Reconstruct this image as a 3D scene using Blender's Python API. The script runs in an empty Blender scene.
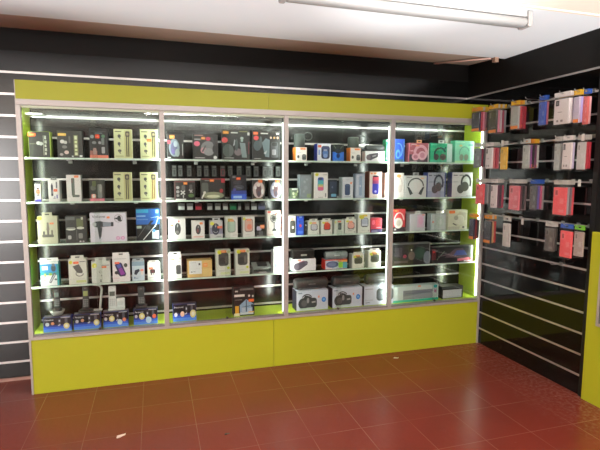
# display cabinet of phone accessories in a small shop; all measures in metres
LED_STRENGTH = 62.0
LED_VISIBLE = 2.6
WORLD = 1.0
WINDOW_W = 195.0
TUBE = 130.0
CEIL_FILL_W = 1600.0
UP_Y = -5.0
UP_EL = 56
UP_CONE = 68
EXPOSURE = 0.0
SHELF_Z = {1: 1.611, 2: 1.314, 3: 1.026, 4: 0.734}
CAM={'f': 477.2770359899751, 'C': [0.83167, -3.51829, 1.50695], 'fw': [0.29156896379572306, 0.9506510559964335, -0.10606653140342742], 'r': [0.9561589252261287, -0.29282218945264016, 0.003908333989896654], 'u': [0.027343172118516827, 0.10255600956076637, 0.9943513543217354]}
ITEMS=[
{'c': 'box', 'n': 'earphone_pack', 'l': 'dark clear hard pack of earphones with lime edge, leftmost on the top shelf', 'k': 'box', 'g': 'accessory boxes in the left bay', 'x': 0.1149, 'y': 0.07, 'z': 1.611, 'w': 0.1329, 'h': 0.1708, 'd': 0.07, 'b': (58, 60, 56), 's': (150, 175, 60), 'm': [('r', 0.955, 0.02, 1, 0.98, (165, 185, 70)), ('e', 0.45, 0.55, 0.1, 0.07, (190, 195, 190)), ('e', 0.56, 0.53, 0.09, 0.07, (170, 175, 170)), ('l', 0.03, 0.52, 0.35, 0.52, 0.012, (150, 155, 120)), ('r', 0.66, 0.08, 0.69, 0.85, (150, 155, 140)), ('r', 0.72, 0.1, 0.8, 0.2, (185, 190, 175)), ('r', 0.72, 0.24, 0.82, 0.36, (170, 175, 160)), ('r', 0.72, 0.4, 0.8, 0.5, (185, 190, 175)), ('r', 0.72, 0.54, 0.82, 0.66, (170, 175, 160)), ('r', 0.72, 0.7, 0.8, 0.84, (185, 190, 175)), ('r', 0.0, 0.9, 0.12, 0.95, (120, 125, 100))], 'st': [(0.16, 0.87, 0.36, 0.12, (245, 110, 40))], 'tab': None, 'rot': 0, 'tw': 0.5},
{'c': 'box', 'n': 'earphone_pack', 'l': 'dark clear hard pack with white earbuds and pale lettered strip, second on the top shelf', 'k': 'box', 'g': 'accessory boxes in the left bay', 'x': 0.2997, 'y': 0.07, 'z': 1.611, 'w': 0.1579, 'h': 0.1796, 'd': 0.07, 'b': (66, 68, 64), 's': None, 'm': [('e', 0.2, 0.6, 0.09, 0.07, (215, 215, 210)), ('e', 0.32, 0.57, 0.07, 0.06, (195, 195, 190)), ('e', 0.28, 0.4, 0.1, 0.06, (120, 120, 118)), ('e', 0.35, 0.2, 0.09, 0.07, (215, 190, 185)), ('e', 0.15, 0.12, 0.07, 0.05, (170, 160, 158)), ('r', 0.64, 0.06, 0.82, 0.85, (120, 125, 90)), ('r', 0.68, 0.1, 0.78, 0.2, (225, 230, 190)), ('r', 0.68, 0.25, 0.78, 0.34, (215, 225, 170)), ('r', 0.68, 0.38, 0.78, 0.5, (225, 230, 190)), ('r', 0.68, 0.54, 0.78, 0.64, (215, 225, 170)), ('r', 0.86, 0.03, 0.97, 0.1, (225, 230, 225)), ('r', 0.55, 0.02, 0.62, 0.08, (200, 205, 200)), ('r', 0.68, 0.68, 0.78, 0.82, (225, 230, 190)), ('r', 0.45, 0.55, 0.52, 0.8, (95, 98, 92))], 'st': [(0.2, 0.86, 0.32, 0.1, (235, 190, 90))], 'tab': None, 'rot': 0, 'tw': 0.5},
{'c': 'box', 'n': 'accessory_pack', 'l': 'dark pack with salmon bottom and orange sticker, beside the pale strap boxes', 'k': 'box', 'g': 'accessory boxes in the left bay', 'x': 0.4805, 'y': 0.07, 'z': 1.611, 'w': 0.1177, 'h': 0.2018, 'd': 0.07, 'b': (62, 60, 66), 's': None, 'm': [('r', 0, 0, 1, 0.1, (235, 130, 105)), ('r', 0.02, 0.1, 0.4, 0.25, (175, 110, 100)), ('q', 0.18, 0.12, 0.36, 0.34, (190, 150, 145)), ('q', 0.64, 0.16, 0.82, 0.38, (160, 160, 165)), ('q', 0.64, 0.45, 0.8, 0.68, (110, 120, 120)), ('e', 0.15, 0.72, 0.1, 0.06, (150, 165, 170)), ('e', 0.25, 0.52, 0.12, 0.05, (140, 140, 145)), ('e', 0.55, 0.52, 0.08, 0.05, (150, 150, 155)), ('l', 0.1, 0.9, 0.9, 0.9, 0.01, (120, 130, 130)), ('r', 0.3, 0.82, 0.7, 0.86, (100, 110, 112)), ('e', 0.75, 0.74, 0.1, 0.06, (90, 130, 100))], 'st': [(0.43, 0.73, 0.24, 0.13, (245, 80, 40))], 'tab': None, 'rot': 0, 'tw': 0.5},
{'c': 'box', 'n': 'watch_strap_box', 'l': 'pale yellow strap box on the top shelf without orange sticker', 'k': 'box', 'g': 'pale watch strap boxes in the left bay', 'x': 0.6381, 'y': 0.07, 'z': 1.611, 'w': 0.1205, 'h': 0.2019, 'd': 0.07, 'b': (208, 214, 165), 's': None, 'm': [('r', 0.06, 0.9, 0.42, 0.93, (90, 95, 70)), ('r', 0.57, 0.04, 0.96, 0.96, (190, 190, 135)), ('q', 0.66, 0.06, 0.72, 0.8, (70, 62, 40)), ('q', 0.76, 0.06, 0.82, 0.8, (70, 62, 40)), ('q', 0.63, 0.74, 0.87, 0.93, (70, 65, 60)), ('e', 0.75, 0.83, 0.07, 0.05, (150, 140, 110)), ('e', 0.3, 0.76, 0.09, 0.06, (70, 75, 70)), ('l', 0.27, 0.72, 0.37, 0.66, 0.04, (80, 85, 80)), ('e', 0.28, 0.5, 0.08, 0.06, (80, 85, 80)), ('l', 0.27, 0.45, 0.33, 0.4, 0.05, (90, 90, 85)), ('e', 0.3, 0.26, 0.1, 0.05, (95, 98, 90)), ('l', 0.26, 0.26, 0.34, 0.16, 0.05, (110, 110, 100)), ('l', 0.86, 0.1, 0.86, 0.85, 0.012, (120, 120, 80)), ('r', 0.08, 0.06, 0.5, 0.09, (160, 165, 120))], 'st': [], 'tab': None, 'rot': 0, 'tw': 0.5},
{'c': 'box', 'n': 'watch_strap_box', 'l': 'pale yellow strap box on the top shelf with an orange sticker', 'k': 'box', 'g': 'pale watch strap boxes in the left bay', 'x': 0.8114, 'y': 0.07, 'z': 1.611, 'w': 0.1201, 'h': 0.2051, 'd': 0.07, 'b': (208, 214, 165), 's': None, 'm': [('r', 0.06, 0.9, 0.42, 0.93, (90, 95, 70)), ('r', 0.57, 0.04, 0.96, 0.96, (190, 190, 135)), ('q', 0.66, 0.06, 0.72, 0.8, (70, 62, 40)), ('q', 0.76, 0.06, 0.82, 0.8, (70, 62, 40)), ('q', 0.63, 0.74, 0.87, 0.93, (70, 65, 60)), ('e', 0.75, 0.83, 0.07, 0.05, (150, 140, 110)), ('e', 0.3, 0.76, 0.09, 0.06, (70, 75, 70)), ('l', 0.27, 0.72, 0.37, 0.66, 0.04, (80, 85, 80)), ('e', 0.28, 0.5, 0.08, 0.06, (80, 85, 80)), ('l', 0.27, 0.45, 0.33, 0.4, 0.05, (90, 90, 85)), ('e', 0.3, 0.26, 0.1, 0.05, (95, 98, 90)), ('l', 0.26, 0.26, 0.34, 0.16, 0.05, (110, 110, 100)), ('l', 0.86, 0.1, 0.86, 0.85, 0.012, (120, 120, 80)), ('r', 0.08, 0.06, 0.5, 0.09, (160, 165, 120))], 'st': [(0.5, 0.63, 0.24, 0.1, (245, 130, 60))], 'tab': None, 'rot': 0, 'tw': 0.5},
{'c': 'box', 'n': 'slim_box', 'l': 'slim white box with blue foot, first on the second shelf at the lime side', 'k': 'box', 'g': 'accessory boxes in the left bay', 'x': 0.0888, 'y': 0.07, 'z': 1.314, 'w': 0.0379, 'h': 0.1333, 'd': 0.04, 'b': (235, 235, 232), 's': None, 'm': [('r', 0, 0, 1, 0.12, (70, 60, 170)), ('r', 0.3, 0.62, 0.7, 0.7, (34, 36, 38)), ('r', 0.3, 0.3, 0.75, 0.38, (34, 36, 38)), ('r', 0, 0.9, 1, 1, (60, 60, 70)), ('r', 0.05, 0.12, 0.95, 0.18, (190, 195, 235))], 'st': [(0.5, 0.5, 0.6, 0.2, (245, 110, 70))], 'tab': None, 'rot': 0, 'tw': 0.5},
{'c': 'box', 'n': 'shaver_box', 'l': 'white box printed with a slim black shaver and small orange sticker', 'k': 'box', 'g': 'accessory boxes in the left bay', 'x': 0.1869, 'y': 0.07, 'z': 1.314, 'w': 0.0693, 'h': 0.1702, 'd': 0.07, 'b': (235, 235, 232), 's': None, 'm': [('q', 0.24, 0.26, 0.42, 0.78, (55, 60, 70)), ('q', 0.28, 0.72, 0.38, 0.84, (90, 95, 100)), ('e', 0.33, 0.45, 0.05, 0.1, (150, 150, 155)), ('r', 0.68, 0.62, 0.8, 0.92, (110, 115, 120)), ('r', 0.7, 0.15, 0.8, 0.32, (90, 90, 180)), ('r', 0.4, 0.14, 0.62, 0.18, (150, 150, 160)), ('r', 0.5, 0.2, 0.6, 0.24, (120, 110, 190))], 'st': [(0.63, 0.52, 0.34, 0.12, (245, 115, 70))], 'tab': 'dark', 'rot': 0, 'tw': 0.5},
{'c': 'box', 'n': 'gadget_box', 'l': 'white box printed with a tall grey green gadget, orange sticker at its corner', 'k': 'box', 'g': 'accessory boxes in the left bay', 'x': 0.3104, 'y': 0.07, 'z': 1.314, 'w': 0.0909, 'h': 0.1807, 'd': 0.07, 'b': (235, 235, 232), 's': None, 'm': [('q', 0.34, 0.22, 0.56, 0.88, (88, 100, 92)), ('q', 0.38, 0.16, 0.88, 0.25, (100, 112, 104)), ('r', 0.36, 0.7, 0.42, 0.84, (120, 70, 60)), ('q', 0.44, 0.28, 0.54, 0.84, (105, 116, 108)), ('l', 0.1, 0.2, 0.4, 0.2, 0.012, (170, 170, 170))], 'st': [(0.7, 0.94, 0.3, 0.08, (245, 130, 60))], 'tab': None, 'rot': 0, 'tw': 0.5},
{'c': 'box', 'n': 'earphone_pack', 'l': 'low dark clear pack with pink foot and white earphones, below the salmon pack', 'k': 'box', 'g': 'accessory boxes in the left bay', 'x': 0.4562, 'y': 0.07, 'z': 1.314, 'w': 0.0947, 'h': 0.1467, 'd': 0.07, 'b': (75, 78, 68), 's': None, 'm': [('r', 0, 0, 1, 0.12, (225, 130, 150)), ('q', 0.12, 0.12, 0.42, 0.34, (235, 150, 130)), ('e', 0.28, 0.24, 0.1, 0.09, (240, 235, 230)), ('q', 0.55, 0.14, 0.85, 0.8, (125, 130, 128)), ('e', 0.75, 0.6, 0.1, 0.2, (150, 155, 150)), ('e', 0.25, 0.62, 0.18, 0.12, (98, 102, 90)), ('q', 0.2, 0.7, 0.45, 0.95, (95, 105, 60))], 'st': [], 'tab': None, 'rot': 0, 'tw': 0.5},
{'c': 'box', 'n': 'watch_strap_box', 'l': 'pale yellow strap box on the second shelf with a dark strap', 'k': 'box', 'g': 'pale watch strap boxes in the left bay', 'x': 0.626, 'y': 0.07, 'z': 1.314, 'w': 0.122, 'h': 0.2006, 'd': 0.07, 'b': (208, 214, 165), 's': None, 'm': [('r', 0.06, 0.9, 0.42, 0.93, (90, 95, 70)), ('r', 0.57, 0.04, 0.96, 0.96, (190, 190, 135)), ('q', 0.66, 0.06, 0.72, 0.8, (80, 70, 50)), ('q', 0.76, 0.06, 0.82, 0.8, (80, 70, 50)), ('q', 0.63, 0.74, 0.87, 0.93, (70, 65, 60)), ('e', 0.75, 0.83, 0.07, 0.05, (150, 140, 110)), ('e', 0.3, 0.76, 0.09, 0.06, (70, 75, 70)), ('l', 0.27, 0.72, 0.37, 0.66, 0.04, (80, 85, 80)), ('e', 0.28, 0.5, 0.08, 0.06, (80, 85, 80)), ('l', 0.27, 0.45, 0.33, 0.4, 0.05, (90, 90, 85)), ('e', 0.3, 0.26, 0.1, 0.05, (95, 98, 90)), ('l', 0.26, 0.26, 0.34, 0.16, 0.05, (110, 110, 100)), ('l', 0.86, 0.1, 0.86, 0.85, 0.012, (120, 120, 80)), ('r', 0.08, 0.06, 0.5, 0.09, (160, 165, 120))], 'st': [], 'tab': None, 'rot': 0, 'tw': 0.5},
{'c': 'box', 'n': 'watch_strap_box', 'l': 'pale yellow strap box on the second shelf with a brown strap, next to the post', 'k': 'box', 'g': 'pale watch strap boxes in the left bay', 'x': 0.8029, 'y': 0.07, 'z': 1.314, 'w': 0.1211, 'h': 0.2014, 'd': 0.07, 'b': (208, 214, 165), 's': None, 'm': [('r', 0.06, 0.9, 0.42, 0.93, (90, 95, 70)), ('r', 0.57, 0.04, 0.96, 0.96, (190, 190, 135)), ('q', 0.66, 0.06, 0.72, 0.8, (120, 85, 45)), ('q', 0.76, 0.06, 0.82, 0.8, (120, 85, 45)), ('q', 0.63, 0.74, 0.87, 0.93, (70, 65, 60)), ('e', 0.75, 0.83, 0.07, 0.05, (150, 140, 110)), ('e', 0.3, 0.76, 0.09, 0.06, (70, 75, 70)), ('l', 0.27, 0.72, 0.37, 0.66, 0.04, (80, 85, 80)), ('e', 0.28, 0.5, 0.08, 0.06, (80, 85, 80)), ('l', 0.27, 0.45, 0.33, 0.4, 0.05, (90, 90, 85)), ('e', 0.3, 0.26, 0.1, 0.05, (95, 98, 90)), ('l', 0.26, 0.26, 0.34, 0.16, 0.05, (110, 110, 100)), ('l', 0.86, 0.1, 0.86, 0.85, 0.012, (120, 120, 80)), ('r', 0.08, 0.06, 0.5, 0.09, (160, 165, 120))], 'st': [], 'tab': None, 'rot': 0, 'tw': 0.5},
{'c': 'box', 'n': 'gadget_box', 'l': 'beige hang box printed with a grey gadget stand, left on the third shelf', 'k': 'box', 'g': 'accessory boxes in the left bay', 'x': 0.1352, 'y': 0.07, 'z': 1.026, 'w': 0.1224, 'h': 0.2145, 'd': 0.07, 'b': (196, 196, 170), 's': None, 'm': [('r', 0.47, 0.3, 0.57, 0.75, (110, 105, 100)), ('p', [(0.44, 0.5), (0.6, 0.5), (0.56, 0.78), (0.48, 0.78)], (125, 120, 112)), ('q', 0.22, 0.24, 0.8, 0.34, (105, 102, 98)), ('q', 0.26, 0.34, 0.36, 0.46, (95, 92, 90)), ('q', 0.68, 0.34, 0.76, 0.5, (110, 106, 100)), ('e', 0.12, 0.93, 0.12, 0.07, (205, 220, 60)), ('r', 0.1, 0.73, 0.16, 0.76, (150, 150, 130)), ('r', 0.1, 0.1, 0.5, 0.12, (180, 180, 160))], 'st': [(0.72, 0.74, 0.2, 0.06, (245, 130, 80))], 'tab': 'same', 'rot': 0, 'tw': 0.5},
{'c': 'box', 'n': 'cup_pack', 'l': 'dark clear pack holding two white cups, between beige box and hair dryer box', 'k': 'box', 'g': 'accessory boxes in the left bay', 'x': 0.3134, 'y': 0.07, 'z': 1.026, 'w': 0.1342, 'h': 0.1874, 'd': 0.07, 'b': (72, 74, 70), 's': None, 'm': [('r', 0.0, 0.85, 0.45, 0.97, (95, 98, 96)), ('e', 0.25, 0.52, 0.22, 0.05, (215, 220, 210)), ('r', 0.06, 0.52, 0.44, 0.58, (150, 155, 148)), ('e', 0.7, 0.55, 0.18, 0.05, (205, 210, 195)), ('r', 0.52, 0.6, 0.84, 0.9, (98, 108, 70)), ('q', 0.1, 0.14, 0.26, 0.28, (180, 182, 180)), ('q', 0.6, 0.16, 0.8, 0.36, (130, 132, 128)), ('l', 0.52, 0.1, 0.52, 0.5, 0.02, (120, 122, 118)), ('q', 0.74, 0.86, 0.84, 0.96, (190, 195, 180)), ('e', 0.68, 0.05, 0.05, 0.03, (200, 200, 200)), ('e', 0.82, 0.05, 0.05, 0.03, (180, 180, 180))], 'st': [], 'tab': None, 'rot': 0, 'tw': 0.5},
{'c': 'box', 'n': 'hair_dryer_box', 'l': 'large white hair dryer box with dark dryer picture and two pink circles', 'k': 'box', 'g': None, 'x': 0.5217, 'y': 0.07, 'z': 1.026, 'w': 0.2395, 'h': 0.2054, 'd': 0.09, 'b': (228, 226, 240), 's': (200, 200, 205), 'm': [('t', 'Volume', 0.06, 0.83, 0.1, (50, 60, 75)), ('p', [(0.1, 0.62), (0.14, 0.7), (0.28, 0.72), (0.36, 0.69), (0.62, 0.66), (0.62, 0.53), (0.36, 0.52), (0.24, 0.5), (0.12, 0.52)], (60, 66, 74)), ('p', [(0.35, 0.685), (0.58, 0.67), (0.58, 0.53), (0.35, 0.53)], (140, 150, 165)), ('q', 0.57, 0.53, 0.64, 0.68, (50, 54, 60)), ('e', 0.12, 0.61, 0.055, 0.08, (190, 195, 200)), ('p', [(0.2, 0.52), (0.33, 0.5), (0.3, 0.2), (0.25, 0.08), (0.23, 0.2)], (55, 60, 68)), ('a', 0.78, 0.8, 0.11, 0.13, 0, 360, 0.012, (120, 125, 125)), ('e', 0.8, 0.8, 0.055, 0.1, (50, 54, 58)), ('e', 0.72, 0.8, 0.04, 0.03, (60, 64, 68)), ('e', 0.84, 0.72, 0.04, 0.03, (60, 64, 68)), ('e', 0.755, 0.12, 0.05, 0.06, (220, 110, 190)), ('e', 0.755, 0.12, 0.03, 0.04, (245, 220, 240)), ('e', 0.885, 0.12, 0.05, 0.06, (220, 110, 190)), ('e', 0.885, 0.12, 0.03, 0.04, (245, 220, 240))], 'st': [(0.5, 0.84, 0.08, 0.07, (245, 140, 80))], 'tab': None, 'rot': 0, 'tw': 0.5},
{'c': 'box', 'n': 'selfie_stick_box', 'l': 'blue and black box with silver selfie stick, by the first post, third shelf', 'k': 'box', 'g': None, 'x': 0.7878, 'y': 0.07, 'z': 1.026, 'w': 0.1616, 'h': 0.2325, 'd': 0.06, 'b': (42, 50, 52), 's': (30, 60, 110), 'm': [('r', 0, 0.5, 1, 0.98, (35, 90, 165)), ('r', 0.02, 0.86, 0.52, 0.97, (45, 150, 190)), ('r', 0.02, 0.74, 0.4, 0.78, (130, 170, 215)), ('r', 0.02, 0.64, 0.5, 0.67, (90, 130, 190)), ('q', 0.82, 0.84, 0.95, 0.95, (150, 190, 235)), ('p', [(0.3, 0.3), (0.62, 0.62), (0.75, 0.62), (0.55, 0.45), (0.7, 0.35)], (30, 34, 36)), ('l', 0.28, 0.02, 0.86, 0.5, 0.035, (215, 220, 220)), ('l', 0.8, 0.42, 0.95, 0.72, 0.03, (200, 215, 225)), ('l', 0.62, 0.7, 0.95, 0.74, 0.025, (170, 190, 210)), ('r', 0.66, 0.05, 0.95, 0.3, (190, 205, 215)), ('e', 0.75, 0.3, 0.06, 0.05, (80, 150, 220)), ('r', 0.02, 0.38, 0.22, 0.46, (160, 175, 160)), ('l', 0.05, 0.1, 0.4, 0.45, 0.02, (110, 115, 115)), ('p', [(0.38, 0.36), (0.45, 0.5), (0.62, 0.42), (0.55, 0.32)], (60, 62, 64))], 'st': [], 'tab': None, 'rot': 0, 'tw': 0.5},
{'c': 'box', 'n': 'shaver_box', 'l': 'blue and white hang box with a grey shaver picture, leftmost on the fourth shelf', 'k': 'box', 'g': 'accessory boxes in the left bay', 'x': 0.1334, 'y': 0.07, 'z': 0.734, 'w': 0.1144, 'h': 0.1945, 'd': 0.07, 'b': (232, 238, 238), 's': (40, 150, 160), 'm': [('r', 0, 0.5, 1, 0.9, (60, 150, 215)), ('r', 0, 0.44, 1, 0.56, (50, 160, 170)), ('r', 0.1, 0.66, 0.42, 0.82, (225, 240, 248)), ('e', 0.72, 0.72, 0.13, 0.14, (70, 85, 95)), ('e', 0.72, 0.86, 0.08, 0.06, (110, 125, 135)), ('p', [(0.45, 0.14), (0.56, 0.1), (0.85, 0.46), (0.8, 0.55), (0.7, 0.52)], (105, 110, 118)), ('l', 0.52, 0.16, 0.78, 0.46, 0.05, (200, 205, 210)), ('e', 0.55, 0.48, 0.1, 0.05, (150, 190, 70)), ('e', 0.25, 0.45, 0.06, 0.07, (190, 215, 120)), ('e', 0.83, 0.26, 0.08, 0.04, (110, 115, 120)), ('r', 0.18, 0.22, 0.26, 0.28, (150, 190, 150)), ('e', 0.2, 0.38, 0.06, 0.05, (170, 190, 200)), ('r', 0.9, 0, 1, 0.9, (45, 160, 165))], 'st': [], 'tab': 'white', 'rot': 0, 'tw': 0.98},
{'c': 'box', 'n': 'charger_box', 'l': 'white hang box with grey power adapter picture and yellow and orange dots', 'k': 'box', 'g': 'white charger boxes in the left bay', 'x': 0.3109, 'y': 0.07, 'z': 0.734, 'w': 0.1162, 'h': 0.2036, 'd': 0.07, 'b': (225, 228, 216), 's': None, 'm': [('p', [(0.22, 0.72), (0.58, 0.8), (0.78, 0.52), (0.74, 0.42), (0.46, 0.46)], (88, 92, 90)), ('a', 0.6, 0.42, 0.2, 0.1, 150, 360, 0.04, (70, 74, 74)), ('e', 0.64, 0.41, 0.1, 0.03, (235, 235, 235)), ('e', 0.13, 0.88, 0.1, 0.07, (220, 215, 70)), ('r', 0.62, 0.88, 0.94, 0.91, (120, 125, 120)), ('r', 0.4, 0.06, 0.95, 0.16, (205, 215, 150)), ('r', 0.04, 0.2, 0.9, 0.22, (205, 208, 200))], 'st': [(0.42, 0.86, 0.3, 0.09, (245, 110, 60))], 'tab': 'same', 'rot': 0, 'tw': 0.7},
{'c': 'box', 'n': 'charger_box', 'l': 'white hang box with few printed words, yellow dot and orange sticker, on the fourth shelf', 'k': 'box', 'g': 'white charger boxes in the left bay', 'x': 0.4604, 'y': 0.07, 'z': 0.734, 'w': 0.1214, 'h': 0.1824, 'd': 0.07, 'b': (222, 228, 220), 's': None, 'm': [('e', 0.16, 0.8, 0.13, 0.11, (220, 222, 70)), ('r', 0.16, 0.72, 0.22, 0.84, (240, 240, 180)), ('a', 0.48, 0.5, 0.06, 0.05, 40, 320, 0.02, (110, 115, 112)), ('e', 0.48, 0.08, 0.05, 0.03, (70, 75, 75)), ('r', 0.42, 0.12, 0.54, 0.16, (150, 155, 150)), ('r', 0.55, 0.78, 0.95, 0.82, (160, 165, 160)), ('r', 0.5, 0.3, 0.56, 0.36, (150, 155, 150)), ('r', 0.12, 0.6, 0.2, 0.63, (190, 195, 190))], 'st': [(0.68, 0.72, 0.26, 0.09, (245, 130, 70))], 'tab': 'same', 'rot': 0, 'tw': 0.6},
{'c': 'box', 'n': 'phone_mount_box', 'l': 'white box with a purple phone on a car mount picture', 'k': 'box', 'g': 'accessory boxes in the left bay', 'x': 0.5956, 'y': 0.07, 'z': 0.734, 'w': 0.1163, 'h': 0.2114, 'd': 0.07, 'b': (240, 238, 238), 's': None, 'm': [('p', [(0.14, 0.66), (0.2, 0.72), (0.46, 0.76), (0.56, 0.7), (0.78, 0.3), (0.72, 0.22), (0.44, 0.2), (0.36, 0.26)], (60, 50, 90)), ('p', [(0.22, 0.65), (0.45, 0.7), (0.52, 0.58), (0.34, 0.52)], (90, 100, 180)), ('p', [(0.34, 0.5), (0.52, 0.56), (0.72, 0.3), (0.48, 0.25)], (150, 70, 165)), ('e', 0.22, 0.36, 0.1, 0.07, (60, 62, 64)), ('l', 0.24, 0.34, 0.4, 0.28, 0.06, (70, 72, 74)), ('e', 0.76, 0.64, 0.11, 0.08, (80, 88, 74)), ('r', 0.04, 0.14, 0.4, 0.16, (230, 190, 200)), ('r', 0.1, 0.88, 0.8, 0.91, (205, 205, 205)), ('r', 0.05, 0.05, 0.4, 0.07, (215, 215, 215))], 'st': [(0.27, 0.74, 0.28, 0.08, (245, 110, 80))], 'tab': 'same', 'rot': 0, 'tw': 0.95},
{'c': 'box', 'n': 'charger_box', 'l': 'pale blue hang box with a black plug charger picture', 'k': 'box', 'g': 'accessory boxes in the left bay', 'x': 0.7107, 'y': 0.07, 'z': 0.734, 'w': 0.0845, 'h': 0.1632, 'd': 0.07, 'b': (200, 216, 225), 's': None, 'm': [('r', 0, 0.78, 1, 1, (140, 165, 185)), ('p', [(0.16, 0.36), (0.24, 0.56), (0.56, 0.62), (0.62, 0.52), (0.5, 0.44), (0.34, 0.3)], (45, 55, 70)), ('l', 0.12, 0.2, 0.7, 0.2, 0.02, (150, 165, 180)), ('r', 0.72, 0.3, 0.9, 0.6, (230, 220, 215)), ('r', 0.1, 0.12, 0.5, 0.15, (120, 140, 160)), ('e', 0.2, 0.18, 0.06, 0.04, (120, 150, 180))], 'st': [(0.8, 0.55, 0.26, 0.1, (245, 140, 110))], 'tab': 'grey', 'rot': 0, 'tw': 0.9},
{'c': 'box', 'n': 'charger_box', 'l': 'small white hang box with a maroon plug picture, next to the first post', 'k': 'box', 'g': 'accessory boxes in the left bay', 'x': 0.8186, 'y': 0.07, 'z': 0.734, 'w': 0.0883, 'h': 0.1432, 'd': 0.07, 'b': (228, 230, 226), 's': None, 'm': [('q', 0.2, 0.4, 0.62, 0.64, (60, 44, 46)), ('r', 0.26, 0.3, 0.36, 0.42, (90, 85, 85)), ('r', 0.46, 0.28, 0.52, 0.42, (90, 85, 85)), ('e', 0.4, 0.5, 0.1, 0.08, (90, 40, 45)), ('r', 0.78, 0.22, 0.88, 0.48, (120, 140, 170)), ('r', 0.1, 0.12, 0.6, 0.15, (170, 172, 170))], 'st': [(0.28, 0.7, 0.32, 0.11, (245, 130, 90))], 'tab': 'same', 'rot': 0, 'tw': 0.8},
{'c': 'box', 'n': 'cordless_phone_box', 'l': 'dark blue cordless phone box at the left end of the cabinet floor', 'k': 'box', 'g': 'dark blue cordless phone boxes on the cabinet floor', 'x': 0.1701, 'y': 0.05, 'z': 0.412, 'w': 0.1771, 'h': 0.1044, 'd': 0.06, 'b': (26, 28, 42), 's': (40, 70, 170), 'm': [('r', 0, 0, 1, 0.2, (88, 145, 240)), ('r', 0, 0.2, 1, 0.34, (55, 105, 225)), ('r', 0, 0.34, 1, 0.46, (36, 58, 150)), ('t', 'Panasonic', 0.05, 0.78, 0.1, (230, 235, 240)), ('l', 0.62, 0.94, 0.95, 0.94, 0.04, (180, 185, 190)), ('q', 0.53, 0.5, 0.62, 0.86, (70, 72, 80)), ('r', 0.55, 0.66, 0.6, 0.78, (190, 200, 215)), ('q', 0.76, 0.44, 0.86, 0.9, (90, 95, 105)), ('l', 0.52, 0.4, 0.6, 0.48, 0.05, (200, 205, 215)), ('e', 0.14, 0.53, 0.07, 0.12600000000000003, (190, 205, 210)), ('e', 0.33, 0.57, 0.06, 0.108, (220, 150, 110)), ('e', 0.82, 0.36, 0.11, 0.198, (235, 225, 150)), ('e', 0.82, 0.36, 0.06, 0.108, (245, 245, 220))], 'st': [], 'tab': None, 'rot': 0, 'tw': 0.5},
{'c': 'box', 'n': 'cordless_phone_box', 'l': 'dark blue cordless phone box below the white arched phone stand', 'k': 'box', 'g': 'dark blue cordless phone boxes on the cabinet floor', 'x': 0.3607, 'y': 0.05, 'z': 0.412, 'w': 0.1749, 'h': 0.1098, 'd': 0.06, 'b': (26, 28, 42), 's': (40, 70, 170), 'm': [('r', 0, 0, 1, 0.2, (88, 145, 240)), ('r', 0, 0.2, 1, 0.34, (55, 105, 225)), ('r', 0, 0.34, 1, 0.46, (36, 58, 150)), ('t', 'Panasonic', 0.05, 0.78, 0.1, (230, 235, 240)), ('l', 0.62, 0.94, 0.95, 0.94, 0.04, (180, 185, 190)), ('q', 0.53, 0.5, 0.62, 0.86, (70, 72, 80)), ('r', 0.55, 0.66, 0.6, 0.78, (190, 200, 215)), ('q', 0.76, 0.44, 0.86, 0.9, (90, 95, 105)), ('l', 0.52, 0.4, 0.6, 0.48, 0.05, (200, 205, 215)), ('e', 0.12, 0.55, 0.06, 0.108, (200, 205, 215)), ('e', 0.32, 0.6, 0.06, 0.108, (220, 160, 120)), ('e', 0.84, 0.4, 0.11, 0.198, (235, 225, 150)), ('e', 0.84, 0.4, 0.06, 0.108, (245, 245, 220))], 'st': [], 'tab': None, 'rot': 0, 'tw': 0.5},
{'c': 'box', 'n': 'cordless_phone_box', 'l': 'bright blue cordless phone box below the white cordless phone', 'k': 'box', 'g': 'dark blue cordless phone boxes on the cabinet floor', 'x': 0.5487, 'y': 0.05, 'z': 0.412, 'w': 0.1674, 'h': 0.1124, 'd': 0.06, 'b': (26, 28, 42), 's': (40, 70, 170), 'm': [('r', 0, 0, 1, 0.2, (88, 145, 240)), ('r', 0, 0.2, 1, 0.34, (55, 105, 225)), ('r', 0, 0.34, 1, 0.46, (36, 58, 150)), ('t', 'Panasonic', 0.05, 0.78, 0.1, (230, 235, 240)), ('l', 0.62, 0.94, 0.95, 0.94, 0.04, (180, 185, 190)), ('q', 0.53, 0.5, 0.62, 0.86, (70, 72, 80)), ('r', 0.55, 0.66, 0.6, 0.78, (190, 200, 215)), ('q', 0.76, 0.44, 0.86, 0.9, (90, 95, 105)), ('l', 0.52, 0.4, 0.6, 0.48, 0.05, (200, 205, 215)), ('e', 0.1, 0.55, 0.06, 0.108, (210, 215, 220)), ('e', 0.34, 0.55, 0.11, 0.198, (235, 225, 150)), ('e', 0.34, 0.55, 0.06, 0.108, (245, 245, 220)), ('e', 0.66, 0.3, 0.1, 0.18000000000000002, (210, 235, 245)), ('e', 0.84, 0.44, 0.07, 0.12600000000000003, (245, 150, 110))], 'st': [], 'tab': None, 'rot': 0, 'tw': 0.5},
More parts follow.
